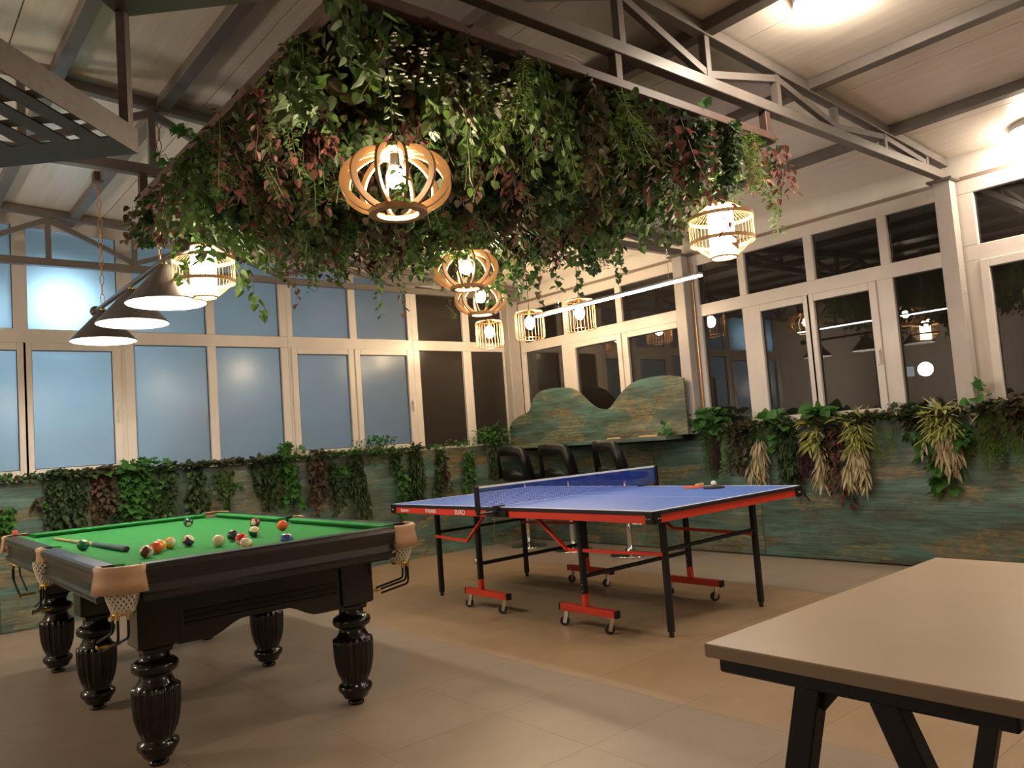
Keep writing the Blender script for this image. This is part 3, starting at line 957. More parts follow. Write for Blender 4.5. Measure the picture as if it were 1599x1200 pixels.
for nm, colr, st, bx_, by_, rot, num, lb in BALLS:
    me = bme.copy()
    me.materials.append(ballmat('ball_' + nm, colr, st))
    o = bpy.data.objects.new('pool_ball', me)
    o.location = (bx_, by_, BED + BALLR); o.rotation_euler = rot
    tag(o, lb, 'ball', 'pool balls on the green cloth'); COL.objects.link(o)
    if num:
        for sgn in (1, -1):
            cu = bpy.data.curves.new('number', 'FONT'); cu.body = num; cu.size = 0.0125; cu.align_x = 'CENTER'; cu.align_y = 'CENTER'; cu.extrude = 0.0002
            t = text_mesh('number', cu, 'blackmetal'); t.parent = o
            t.location = (sgn * (BALLR + .0001), 0, 0); t.rotation_euler = (pi / 2, 0, sgn * pi / 2)

# cue on the cloth
c0, c1 = Vector((-2.405, 2.650, BED + .008)), Vector((-2.335, 1.270, BED + .0155))
cue = empty('cue_stick', c0, 'wooden pool cue with blue black butt lying on the left of the cloth', 'cue')
def cl(u): return c0 + (c1 - c0) * u
MB(c0).tube([cl(.008), cl(.3), cl(.60)], [.0058, .0078, .0105], 12).build('shaft', 'palewood', cue)
MB(c0).tube([cl(.60), cl(.82), cl(.975), cl(.99)], [.0107, .013, .0148, .0142], 12).build('butt', 'cuewrap', cue)
MB(c0).tube([cl(.99), cl(.997), cl(1.004)], [.0146, .0146, .011], 12).build('bumper', 'rubber_black', cue)
MB(c0).tube([cl(0), cl(.008)], [.0052, .0058], 10).build('tip', 'cuewrap', cue)
ck = MB().box((-2.575, 3.005, RT + .0045), (-2.545, 3.035, RT + .0295)).build('chalk_cube', 'chalk', None, bevel=0.003, segs=2)
tag(ck, 'red chalk cube on the far left corner pocket of the pool table', 'chalk')

# ------------------------------------------------------------------ table tennis table
tt = empty('table_tennis_table', (0.7625, 1.37, 0), 'blue folding table tennis table with red frame, black legs and castors', 'table tennis table')
to = (0.7625, 1.37, 0)
TW, TL = 1.525, 2.74
for nm, y0, y1 in (('near', 0.0, 1.367), ('far', 1.373, 2.74)):
    half = MB(to).box((0, y0, .737), (TW, y1, .7585)).build('tabletop', 'ttedge', tt, bevel=0.003)
    MB(to).box((.004, y0 + .003, .7585), (TW - .004, y1 - .003, .760)).build('playing_surface', 'tt', half)
    ln = MB(to)
    zl0, zl1 = .7600, .7605
    ln.box((.004, y0 + .004, zl0), (.024, y1 - .004, zl1)); ln.box((TW - .024, y0 + .004, zl0), (TW - .004, y1 - .004, zl1))
    ye = (0.004, .024) if nm == 'near' else (TL - .024, TL - .004)
    ln.box((.024, ye[0], zl0), (TW - .024, ye[1], zl1))
    ln.box((TW / 2 - .0015, y0 + .004, zl0), (TW / 2 + .0015, y1 - .004, zl1))
    ln.build('boundary_line', 'white_line', half)
    ya, yb = (0.012, 1.28) if nm == 'near' else (1.46, TL - .012)
    for x0 in (.010, TW - .034):
        MB(to).box((x0, ya, .690), (x0 + .024, yb, .737)).build('side_rail', 'redmetal', tt, bevel=0.002)
    yy = .012 if nm == 'near' else TL - .036
    MB(to).box((.034, yy, .690), (TW - .034, yy + .024, .737)).build('end_rail', 'redmetal', tt, bevel=0.002)
    for cx in (0, TW):
        cyy = 0 if nm == 'near' else TL
        mb = MB(to)
        sx = 1 if cx == 0 else -1; sy = 1 if cyy == 0 else -1
        mb.box((cx - sx * .004, cyy - sy * .004, .688), (cx + sx * .06, cyy + sy * .009, .7592)); mb.box((cx - sx * .004, cyy - sy * .004, .688), (cx + sx * .009, cyy + sy * .06, .7592))
        cc = mb.build('corner_cap', 'blackplastic', tt, bevel=0.005, segs=2)
        for d in (.028, .046):
            for qx, qy in ((cx - sx * .005, cyy + sy * d), (cx + sx * d, cyy - sy * .005)):
                MB(to).sphere((qx, qy, .718), .0045, 8, 6).build('screw', 'chrome', cc)
# outer legs (four) with rubber feet, joined by cross bars
for x, y in ((.285, .184), (1.200, .177), (.280, 2.505), (1.205, 2.525)):
    lg = MB(to).bar((x, y, .03), (x, y, .70), .038, .032, up=(0, 1, 0)).build('leg', 'blackmetal', tt, bevel=0.004)
    MB(to).lathe([(.013, 0), (.015, .004), (.015, .030)], (x, y, 0), 12).build('rubber_foot', 'rubber_black', lg)
for y, z in ((.18, .50), (2.515, .505)):
    MB(to).bar((.285, y, z), (1.2, y, z), .022, .022).build('cross_bar', 'blackmetal', tt, bevel=0.003)
# wheeled posts (four): black post over a red T foot with two castors
def castor(parent, x, y, ang):
    c = MB(to).lathe([(.018, .086), (.018, .098)], (x, y, 0), 12)
    f = Vector((cos(ang), sin(ang), 0)); s = Vector((-sin(ang), cos(ang), 0)); b = Vector((x, y, 0)) + f * .018
    for k in (-1, 1):
        p = b + s * .015 * k
        c.bar(p + Vector((0, 0, .020)), Vector((x, y, .092)) + s * .015 * k, .024, .004, up=s)
    co = c.build('castor', 'chrome', parent)
    p = b + Vector((0, 0, .031))
    n = 18
    w_ = MB(to)
    pf = [(.004, -.011), (.027, -.011), (.031, -.007), (.031, .007), (.027, .011), (.004, .011)]
    vs_ = []
    for r, d in pf:
        for k in range(n):
            a = 2 * pi * k / n
            vs_.append(p + s * d + f * r * cos(a) + Vector((0, 0, r * sin(a))))
    fs = [(j * n + k, j * n + (k + 1) % n, (j + 1) * n + (k + 1) % n, (j + 1) * n + k) for j in range(len(pf) - 1) for k in range(n)]
    fs += [tuple(range(n)), tuple(range((len(pf) - 1) * n, len(pf) * n))]
    w_.add(vs_, fs, False).build('wheel', 'rubber_black', co)
POSTS = [(.150, .735, -1, .8), (.150, 1.80, 1, .6), (1.205, .735, -1, .9), (1.205, 1.765, 1, 1.9)]
for x, y, sg, wa in POSTS:
    po_ = MB(to).bar((x, y, .215), (x, y, .70), .040, .030, up=(0, 1, 0)).build('post', 'blackmetal', tt, bevel=0.004)
    for zz in (.235, .275):
        MB(to).sphere((x - .016, y, zz), .006, 8, 6).build('bolt', 'chrome', po_)
    yc = .715 if y < 1 else 1.735
    ft = MB(to).box((x - .021, yc - .235, .098), (x + .021, yc + .235, .140)); ft.box((x - .017, y - .017, .14), (x + .017, y + .017, .218))
    fo = ft.build('caster_foot', 'redmetal', tt, bevel=0.002)
    for k in (-1, 1):
        e = MB(to).box((x - .0215, yc + k * .235, .0975), (x + .0215, yc + k * .246, .1405)).build('end_cap', 'blackplastic', fo)
    castor(fo, x, yc - .195, 2.2 + wa * .3); castor(fo, x, yc + .195, 2.0 + wa * .2)
    # curved black gusset under the top, red strut to the middle hinge, red rod to the outer leg
    g = MB(to).tube([(x, y, .60), (x, y + sg * -.02, .66), (x, y - sg * .055, .69)], .012, 6).build('gusset', 'blackmetal', po_)
    mid = 1.37 - .30 if y < 1 else 1.37 + .30
    MB(to).bar((x - .026, y + (.10 if y < 1 else .10), .488), (x - .026, 1.12 if y < 1 else 1.66, .690), .012, .026, up=(1, 0, 0)).build('fold_strut', 'redmetal', tt)
    ly = .18 if y < 1 else 2.51
    lx = .285 if x < .5 else 1.20
    MB(to).bar((x - .026, y + .10, .488), (lx - .025, ly, .478), .012, .02).build('tie_rod', 'redmetal', tt)
for y in (.735, 1.80):
    MB(to).bar((.150, y, .325), (1.205, y - .015, .325), .024, .024).build('cross_bar', 'blackmetal', tt, bevel=0.003)
MB(to).tube([(.112, 1.80 + .014 * cos(t), .345 + .016 * sin(t)) for t in [2 * pi * k / 14 for k in range(14)]], .0025, 5, closed=True).build('pull_ring', 'chrome', tt)
MB(to).tube([(.09, 1.50, .70), (.095, 1.53, .62), (.11, 1.56, .56), (.13, 1.60, .53)], .003, 5).build('cable', 'chrome', tt)
# net bracket hinges in the middle of both sides
for x0, x1 in ((-.03, .05), (TW - .05, TW + .03)):
    MB(to).box((max(x0, -.012), 1.26, .694), (min(x1, TW + .012), 1.48, .7365)).build('hinge_plate', 'blackmetal', tt, bevel=0.004)
# lettering on the red side rail (far half, facing the pool table)
def side_text(body, y, size, parent, shear=0.0):
    cu = bpy.data.curves.new('lettering', 'FONT'); cu.body = body; cu.size = size; cu.align_x = 'CENTER'; cu.align_y = 'CENTER'; cu.extrude = .0004; cu.shear = shear
    cu.offset = 0.0007
    t = text_mesh('lettering', cu, 'white_line'); t.parent = parent
    t.location = (.0097 - to[0], y - to[1], .7135); t.rotation_euler = (pi / 2, 0, -pi / 2)
side_text('EURO', 1.81, .048, tt); side_text('TITIUMSIS', 2.19, .034, tt); side_text('Suarmm', 2.555, .036, tt, .3)

# net across the middle
ne = empty('table_tennis_net', (.7625, 1.37, .76), 'blue table tennis net with white top tape and black posts', 'net')
no = (.7625, 1.37, .76)
nm_, nt_, nb_ = newmat('blue_net_mesh')
nb_.inputs['Base Color'].default_value = (.02, .065, .42, 1); nb_.inputs['Roughness'].default_value = .8
MAT['netblue'] = nm_
MB(no).box((-.1525, 1.3685, .8985), (1.6775, 1.3715, .9125)).build('top_tape', 'netwhite', ne)
mesh = MB(no)
k = 0
x = -.145
while x < 1.672:
    mesh.box((x - .0011, 1.3692, .768), (x + .0011, 1.3702, .899)); x += .0095
z = .770
while z < .899:
    mesh.box((-.1525, 1.3697, z - .0011), (1.6775, 1.3707, z + .0011)); z += .0095
mesh.build('net_mesh', 'netblue', ne, fix=False, kind='stuff')
for x in (-.158, 1.683):
    p = MB(no).box((x - .011, 1.352, .742), (x + .011, 1.388, .914)).build('net_post', 'blackplastic', ne, bevel=0.005, segs=2)
    x2 = .06 if x < 0 else TW - .06
    MB(no).bar((x, 1.37, .728), (-.002 if x < 0 else TW + .002, 1.37, .728), .05, .013).build('clamp_arm', 'blackmetal', ne, bevel=0.003)
    MB(no).bar((x, 1.37, .745), (x, 1.37, .722), .02, .02, up=(1, 0, 0)).build('post_foot', 'blackmetal', p)
    MB(no).bar((-.004 if x < 0 else TW + .004, 1.37, .7655), (x2, 1.37, .7655), .05, .009).build('clamp_jaw', 'blackmetal', ne, bevel=0.003)
    MB(no).bar((-.012 if x < 0 else TW + .012, 1.37, .722), (-.012 if x < 0 else TW + .012, 1.37, .770), .05, .010, up=(1, 0, 0)).build('clamp_back', 'blackmetal', ne)

# two bats and a ball
def bat(loc, rz, rubber, label, tilt=0.0):
    b = empty('table_tennis_bat', loc, label, 'bat', 'bats on the table tennis table')
    b.rotation_euler = (0, tilt, rz)
    n = 28
    poly = [(0.078 * cos(2 * pi * k / n), 0.075 * sin(2 * pi * k / n)) for k in range(n)]
    MB().prism(poly, lambda u, v: (u, v, .0025), lambda u, v: (u, v, .0085)).build('blade', 'palewood' if rubber != 'rubber_black' else 'rubber_black', b)
    MB().prism([(u * .985, v * .985) for u, v in poly], lambda u, v: (u, v, .0085), lambda u, v: (u, v, .0115)).build('rubber_sheet', rubber, b)
    MB().prism([(u * .985, v * .985) for u, v in poly], lambda u, v: (u, v, 0), lambda u, v: (u, v, .0025)).build('rubber_sheet', 'rubber_black', b)
    MB().prism([(.070, -.017), (.100, -.013), (.168, -.016), (.174, 0), (.168, .016), (.100, .013), (.070, .017)], lambda u, v: (u, v, -.0005 + .0012), lambda u, v: (u, v, .022)).build('handle', 'palewood', b, bevel=0.004, segs=2)
    return b
bat((1.325, .735, .7606), .25, 'rubber_red', 'red rubber bat lying on the blue table tennis table, handle to the back')
bat((1.315, .545, .7606), .66, 'rubber_black', 'black rubber bat lying on the blue table tennis table beside the red one')
tag(MB().sphere((1.335, .56, .7606 + .0115 + .02), .020, 18, 12).build('table_tennis_ball', 'netwhite'), 'white table tennis ball resting on the black bat', 'ball')

# ------------------------------------------------------------------ foreground table
FX0, FX1, FY0, FY1 = -1.955, -.785, -2.362, -1.768
ft = empty('trestle_table', ((FX0 + FX1) / 2, (FY0 + FY1) / 2, 0), 'beige topped table with black angled trestle legs in front', 'table')
fo = tuple(ft.location)
MB(fo).box((FX0 + .002, FY0 + .002, .7485), (FX1 - .002, FY1 - .002, .7500)).build('tabletop', 'beige_top', ft)
MB(fo).box((FX0, FY0, .722), (FX1, FY1, .7485)).build('edge_band', 'beige_edge', ft, bevel=0.0015)
for x in (-1.915, -.825):
    s = 1 if x < -1.4 else -1
    MB(fo).box((x - .022, FY0 + .02, .690), (x + .022, FY1 - .02, .722)).build('cross_beam', 'blackmetal', ft, bevel=0.004)
    for (yt, yb) in ((-1.985, -1.82), (-2.125, -2.40)):
        MB(fo).bar((x, yt, .700), (x, yb, .015), .050, .040, up=(1, 0, 0)).build('leg', 'blackmetal', ft, bevel=0.003)
        MB(fo).box((x - .024, yb - .03, 0), (x + .024, yb + .03, .016)).build('foot_pad', 'rubber_black', ft)
    MB(fo).prism([(-1.955, .695), (-2.005, .695), (-2.040, .690), (-2.005, .650)], lambda u, v: (x - .003, u, v), lambda u, v: (x + .003, u, v)).build('gusset', 'blackmetal', ft)
MB(fo).box((-1.9, (FY0 + FY1) / 2 - .02, .695), (-.84, (FY0 + FY1) / 2 + .02, .720)).build('long_beam', 'blackmetal', ft)

# ------------------------------------------------------------------ pool lamp bar with three cone shades
PLX = -1.96
lampbar = empty('pool_lamp', (PLX, 2.48, 2.36), 'dark bar lamp with three cone shades hanging on chains over the pool table', 'lamp')
lo = (PLX, 2.48, 2.36)
MB(lo).tube([(PLX, 1.46, 2.375), (PLX, 3.44, 2.375)], .017, 12).build('bar', 'shade', lampbar)
for y in (1.44, 3.46):
    MB(lo).sphere((PLX, y, 2.375), .040, 18, 12).build('end_ball', 'shade', lampbar)
for y in (1.77, 2.48, 3.25):
    sp = [(.030, 2.345), (.034, 2.335), (.215, 2.130), (.218, 2.124), (.214, 2.122)]
    inn = [(.212, 2.126), (.031, 2.331), (.028, 2.340)]
    s = MB(lo).lathe(sp + [(r - .001, z) for r, z in inn[:0]], (PLX, y, 0), 40, cap=False).build('lamp_shade', 'shade', lampbar, fix=False)
    MB(lo).lathe([(.213, 2.1225), (.211, 2.1255), (.029, 2.334), (.001, 2.338)], (PLX, y, 0), 40, cap=False).build('shade_lining', 'white_enamel', s, fix=False)
    MB(lo).lathe([(.018, 2.344), (.022, 2.352), (.012, 2.362), (.012, 2.375)], (PLX, y, 0), 14).build('shade_neck', 'brass', s)
    MB(lo).sphere((PLX, y, 2.205), .048, 14, 10).build('bulb', 'poolbulb', s)
    MB(lo).lathe([(.02, 2.24), (.02, 2.335)], (PLX, y, 0), 12).build('bulb_socket', 'white_enamel', s)

def chain(p, q, label, ringr=.021, n=None):
    p, q = Vector(p), Vector(q)
    ch = empty('lamp_chain', p, label, 'chain', 'chains of the pool lamp')
    L = (q - p).length
    pitch = ringr * 3.2
    n = int(L / pitch)
    d = (q - p) / n
    link = []
    for par in (0, 1):
        s = Vector((1, 0, 0)) if par == 0 else Vector((0, 1, 0))
        pts = []
        for k in range(14):
            a = 2 * pi * k / 14
            pts.append(s * ringr * .62 * cos(a) + Vector((0, 0, 1)) * (ringr * 1.75 * sin(a)))
        link.append(MB().tube(pts, .0032, 5, closed=True).mesh('chain_link', 'copper'))
    for i in range(n):
        o = bpy.data.objects.new('chain_link', link[i % 2]); o.parent = ch; o.location = d * (i + .5); COL.objects.link(o)
    return ch
c1 = chain((PLX + .03, 1.86, 3.26), (PLX, 1.86, 2.392), 'brass chain hanging from the roof purlin to the near end of the pool lamp')
c2 = chain((PLX, 3.24, 3.29), (PLX, 3.24, 2.392), 'brass chain hanging from the ceiling hook box to the far end of the pool lamp')
MB(c1.location).tube([(PLX - .03, 1.90, 3.30), (PLX - .01, 1.875, 3.285), (PLX + .03, 1.86, 3.27), (PLX + .075, 1.83, 3.262), (PLX + .085, 1.81, 3.275)], .005, 6).build('hook', 'copper', c1)
hb = MB().box((PLX - .035, 3.205, 3.283), (PLX + .035, 3.275, zc(PLX) - .001)).build('hook_box', 'rust', None, bevel=0.006)
tag(hb, 'rusty brown hook box on the ceiling holding the far pool lamp chain', 'hook')

# ------------------------------------------------------------------ pendant lamps
def wood_lamp(loc, W, label, zroof):
    """plywood pumpkin pendant: curved ribs between a top plate and a bottom ring"""
    x, y, z = loc
    k = W / .435
    l = empty('wooden_pendant', loc, label, 'lamp', 'round plywood pendants')
    H = .124 * k
    prof_o, prof_i = [], []
    n = 22
    for i in range(n + 1):
        t = -1.12 + 2.30 * i / n                       # latitude
        prof_o.append((.2175 * k * cos(t) ** .82 if cos(t) > 0 else .0, H * 1.05 * sin(t)))
        prof_i.append((max(.0, .2175 * k * cos(t) ** .82 - .024 * k) if cos(t) > 0 else 0, (H - .014 * k) * 1.02 * sin(t)))
    poly = [(r, zz) for r, zz in prof_o] + [(max(.06 * k, r - .004), zz) for r, zz in reversed(prof_i)]
    rib = MB().prism(poly, lambda u, v: (u, -.0055 * k, v), lambda u, v: (u, .0055 * k, v)).mesh('rib', 'lampwood')
    for i in range(12):
        o = bpy.data.objects.new('rib', rib); o.parent = l; o.rotation_euler = (0, 0, 2 * pi * (i + .3) / 12); COL.objects.link(o)
    zb, zt = -H * .955, H * .955
    MB().lathe([(.080 * k, zb - .010 * k), (.112 * k, zb - .010 * k), (.112 * k, zb + .010 * k), (.080 * k, zb + .010 * k), (.080 * k, zb - .010 * k)], (0, 0, 0), 36, cap=False, smooth=False).build('bottom_ring', 'lampwood', l)
    MB().lathe([(.001, zt - .008 * k), (.092 * k, zt - .008 * k), (.092 * k, zt + .008 * k), (.001, zt + .008 * k)], (0, 0, 0), 36, cap=False, smooth=False).build('top_plate', 'lampwood', l)
    MB().lathe([(.018, zt), (.020, zt - .055 * k), (.014, zt - .060 * k)], (0, 0, 0), 14).build('bulb_socket', 'blackplastic', l)
    MB().sphere((0, 0, zt - .055 * k - .050), .038, 16, 12, (1, 1, 1.1)).build('bulb', 'bulb', l)
    MB().tube([(0, 0, zt), (0, 0, zroof - z)], .0035, 6).build('cord', 'blackplastic', l)
    return l
wood_lamp((-1.715, -.325, 2.225), .435, 'large wooden slatted pendant lamp hanging nearest, under the front of the leafy canopy', 2.72)
wood_lamp((-.25, 1.19, 2.335), .435, 'wooden slatted pendant lamp behind the large one, partly in the leaves', 2.72)
wood_lamp((.52, 2.03, 2.345), .435, 'farthest wooden slatted pendant lamp, above the wire cage lamps', 3.17)

def rattan_lamp(loc, D, label):
    l = empty('rattan_pendant', loc, label, 'lamp', 'rattan drum pendants')
    R = D / 2
    z1, z2, zt, zb = .078, -.052, .150, -.140
    r1, rt, rb = R, R * .42, R * .40
    for r, z, nm in ((r1, z1, 'hoop'), (r1, z2, 'hoop')):
        MB().lathe([(r - .003, z - .010), (r + .003, z - .010), (r + .003, z + .010), (r - .003, z + .010), (r - .003, z - .010)], (0, 0, 0), 40, cap=False, smooth=False).build(nm, 'rattan', l)
    for r, z in ((rt, zt), (rb, zb)):
        MB().tube([(r * cos(t), r * sin(t), z) for t in [2 * pi * k / 28 for k in range(28)]], .006, 6, closed=True).build('end_ring', 'rattan', l)
    cage = MB()
    for i in range(44):
        a = 2 * pi * i / 44; c, s = cos(a), sin(a)
        cage.tube([(rt * c, rt * s, zt), (r1 * c, r1 * s, z1), (r1 * c, r1 * s, z2), (rb * c, rb * s, zb)], .0017, 4)
    cage.build('cane_cage', 'rattan', l)
    MB().lathe([(.068, zb + .012), (.068, zt - .01)], (0, 0, 0), 32, cap=False).build('inner_shade', 'rattanshade', l)
    MB().lathe([(.066, zb + .016), (.001, zb + .016)], (0, 0, 0), 32, cap=False).build('diffuser', 'rattanshade', l)
    MB().tube([(0, 0, zt - .02), (0, 0, 2.72 - loc[2])], .0035, 6).build('cord', 'blackplastic', l)
    MB().bar((-rt, 0, zt), (rt, 0, zt), .006, .006).build('spider', 'blackmetal', l)
rattan_lamp((.30, -.395, 2.245), .345, 'rattan pendant with a glowing white core under the right corner of the canopy')
rattan_lamp((-1.80, 1.60, 2.275), .335, 'rattan pendant with a glowing white core beside the pool lamp, wrapped in leaves')

def cage_lamp(loc, label):
    l = empty('wire_cage_pendant', loc, label, 'lamp', 'copper wire cage pendants')
    R, H = .150, .125
    c = MB()
    for i in range(26):
        a = 2 * pi * i / 26; cx, sy = cos(a), sin(a)
        c.tube([(.02 * cx, .02 * sy, H + .055), (R * .92 * cx, R * .92 * sy, H + .03), (R * cx, R * sy, H), (R * cx, R * sy, -H + .02), (R * .9 * cx, R * .9 * sy, -H)], .0026, 4)
    c.tube([(R * .9 * cos(t), R * .9 * sin(t), -H) for t in [2 * pi * k / 32 for k in range(32)]], .004, 5, closed=True)
    c.tube([(R * .92 * cos(t), R * .92 * sin(t), H + .03) for t in [2 * pi * k / 32 for k in range(32)]], .003, 5, closed=True)
    c.build('wire_cage', 'copper', l)
    MB().lathe([(.018, H + .06), (.020, H), (.016, H - .01)], (0, 0, 0), 12).build('bulb_socket', 'brass', l)
    MB().sphere((0, 0, .040), .050, 14, 10, (1, 1, 1.35)).build('bulb', 'cagebulb', l)
    MB().tube([(0, 0, H + .05), (0, 0, zc(loc[0]) - loc[2])], .003, 6).build('cord', 'blackplastic', l)
cage_lamp((1.97, 3.76, 2.355), 'copper wire cage pendant on the left, in front of the corner post')
cage_lamp((1.97, 3.09, 2.345), 'middle copper wire cage pendant, at the left tip of the LED bar')
cage_lamp((1.97, 2.37, 2.325), 'right copper wire cage pendant, behind the LED bar')

led = empty('led_bar_lamp', (.96, 1.06, 2.205), 'long slim white LED bar lamp hanging over the table tennis table', 'lamp')
MB(led.location).box((.935, .235, 2.199), (.985, 1.885, 2.216)).build('housing', 'shade', led, bevel=0.003)
MB(led.location).box((.939, .240, 2.190), (.981, 1.880, 2.199)).build('light_strip', 'led', led)
for y in (.5, 1.6):
    MB(led.location).tube([(.96, y, 2.215), (.96, y, zc(.96))], .0018, 5).build('wire', 'chrome', led)
for x, y, lb in ((.255, -1.14, 'round white glowing ceiling lamp at the top edge'), (2.80, -1.25, 'round white glowing ceiling lamp beyond the right edge')):
    g = empty('ceiling_lamp', (x, y, zc(x)), lb, 'lamp', 'round ceiling lamps')
    MB(g.location).lathe([(.165, zc(x) - .035), (.165, zc(x) + .008)], (x, y, 0), 40).build('base', 'white_enamel', g)
    MB(g.location).lathe([(.001, zc(x) - .125), (.06, zc(x) - .120), (.11, zc(x) - .102), (.145, zc(x) - .074), (.162, zc(x) - .045), (.163, zc(x) - .034)], (x, y, 0), 40, cap=False).build('diffuser', 'globe', g)

# ------------------------------------------------------------------ hanging slotted rack, upper left
K = Vector((-2.70, -.55, 2.08))
u1 = Vector((-.72, .69, 0)).normalized(); u2 = Vector((-.72, -.69, 0)).normalized()
rk = empty('hanging_rack', K, 'brown hammered metal rack with slotted trays hanging over the pool table', 'rack')
def RP(a, b, z): return K + u1 * a + u2 * b + Vector((0, 0, z))
def slab(mb, a0, a1, b0, b1, z0, z1):
    return mb.hexa([RP(a0, b0, z0), RP(a1, b0, z0), RP(a1, b1, z0), RP(a0, b1, z0), RP(a0, b0, z1), RP(a1, b0, z1), RP(a1, b1, z1), RP(a0, b1, z1)])
A_, B_ = .62, .72
for nm, q in (('side_wall', (0, .004, 0, B_, 0, .072)), ('side_wall', (A_ - .004, A_, 0, B_, 0, .072)), ('side_wall', (.004, A_ - .004, 0, .004, 0, .055)), ('side_wall', (.004, A_ - .004, B_ - .004, B_, 0, .072))):
    slab(MB(K), *q).build(nm, 'hammered', rk)
slab(MB(K), .004, A_ - .004, .004, .125, 0, .004).build('border', 'hammered', rk)
slab(MB(K), .004, A_ - .004, B_ - .1, B_ - .004, 0, .004).build('border', 'hammered', rk)
a = .03
while a < A_ - .02:
    slab(MB(K), a, a + .048, .125, B_ - .1, 0, .004).build('slat', 'hammered', rk); a += .082
for b in (.23, .36, .50):
    slab(MB(K), .004, A_ - .004, b, b + .035, .004, .008).build('cross_slat', 'hammered', rk)
# post up to an upper tray that steps the other way
pp = MB(K).bar(RP(.02, .02, .03), RP(.02, .02, .41), .026, .026, up=u1).build('post', 'hammered', rk)
ut = slab(MB(K), -.55, .035, .003, .6, .40, .406).build('upper_tray', 'darkwood', rk)
slab(MB(K), -.55, .035, .003, .007, .406, .46).build('side_wall', 'darkwood', rk)
slab(MB(K), .031, .035, .007, .6, .406, .46).build('side_wall', 'darkwood', rk)
for a, b in ((-.5, .55), (.01, .55), (-.5, .04)):
    p = RP(a, b, .40)
    MB(K).tube([p, (p.x, p.y, zc(p.x))], .006, 6).build('hanger_rod', 'blackmetal', rk)

# ------------------------------------------------------------------ bar shelf with cloud shaped back board
br = empty('bar_shelf', (2.76, 3.1, 1.10), 'weathered teal wall shelf with a tall cloud-shaped back board', 'shelf')
bo = (2.76, 3.1, 1.10)
raw = [(4.568, 1.361), (4.52, 1.42), (4.458, 1.456), (4.36, 1.49), (4.248, 1.511), (4.205, 1.525), (4.174, 1.551), (4.145, 1.60), (4.114, 1.661), (4.05, 1.715), (3.956, 1.753), (3.82, 1.767), (3.679, 1.765), (3.56, 1.757), (3.47, 1.743), (3.39, 1.715),
       (3.324, 1.678), (3.25, 1.618), (3.188, 1.559), (3.12, 1.51), (3.052, 1.478), (2.99, 1.462), (2.94, 1.455), (2.90, 1.462), (2.863, 1.483), (2.80, 1.535), (2.731, 1.595), (2.65, 1.65), (2.568, 1.693), (2.50, 1.712), (2.434, 1.725), (2.30, 1.735), (2.181, 1.737), (2.06, 1.727), (1.945, 1.704), (1.888, 1.680)]
kk = (2.76 + 3.3107) / (2.84 + 3.3107)
out = [(CAM.y + (y - CAM.y) * kk, CAM.z + (z - CAM.z) * kk) for y, z in raw]
poly = [(out[0][0], 1.135)] + out + [(out[-1][0], 1.135)]
MB(bo).prism(poly, lambda u, v: (2.752, u, v), lambda u, v: (2.770, u, v)).build('back_board', 'panel_e', br)
MB(bo).box((2.54, 1.93, 1.098), (2.795, 4.44, 1.136)).build('shelf_board', 'panel_e', br, bevel=0.002)
MB(bo).box((2.80, 1.93, 1.075), (2.955, 4.44, 1.12)).build('ledger', 'darkwood', br)
for y0, y1, lb in ((2.66, 2.84, 'short pale wooden offcut lying on the shelf, further from the column'), (2.16, 2.40, 'longer pale wooden offcut lying on the shelf, nearer the column')):
    o = MB().box((2.70, y0, 1.1365), (2.725, y1, 1.152)).build('wooden_offcut', 'palewood', None, bevel=0.002); tag(o, lb, 'wood')

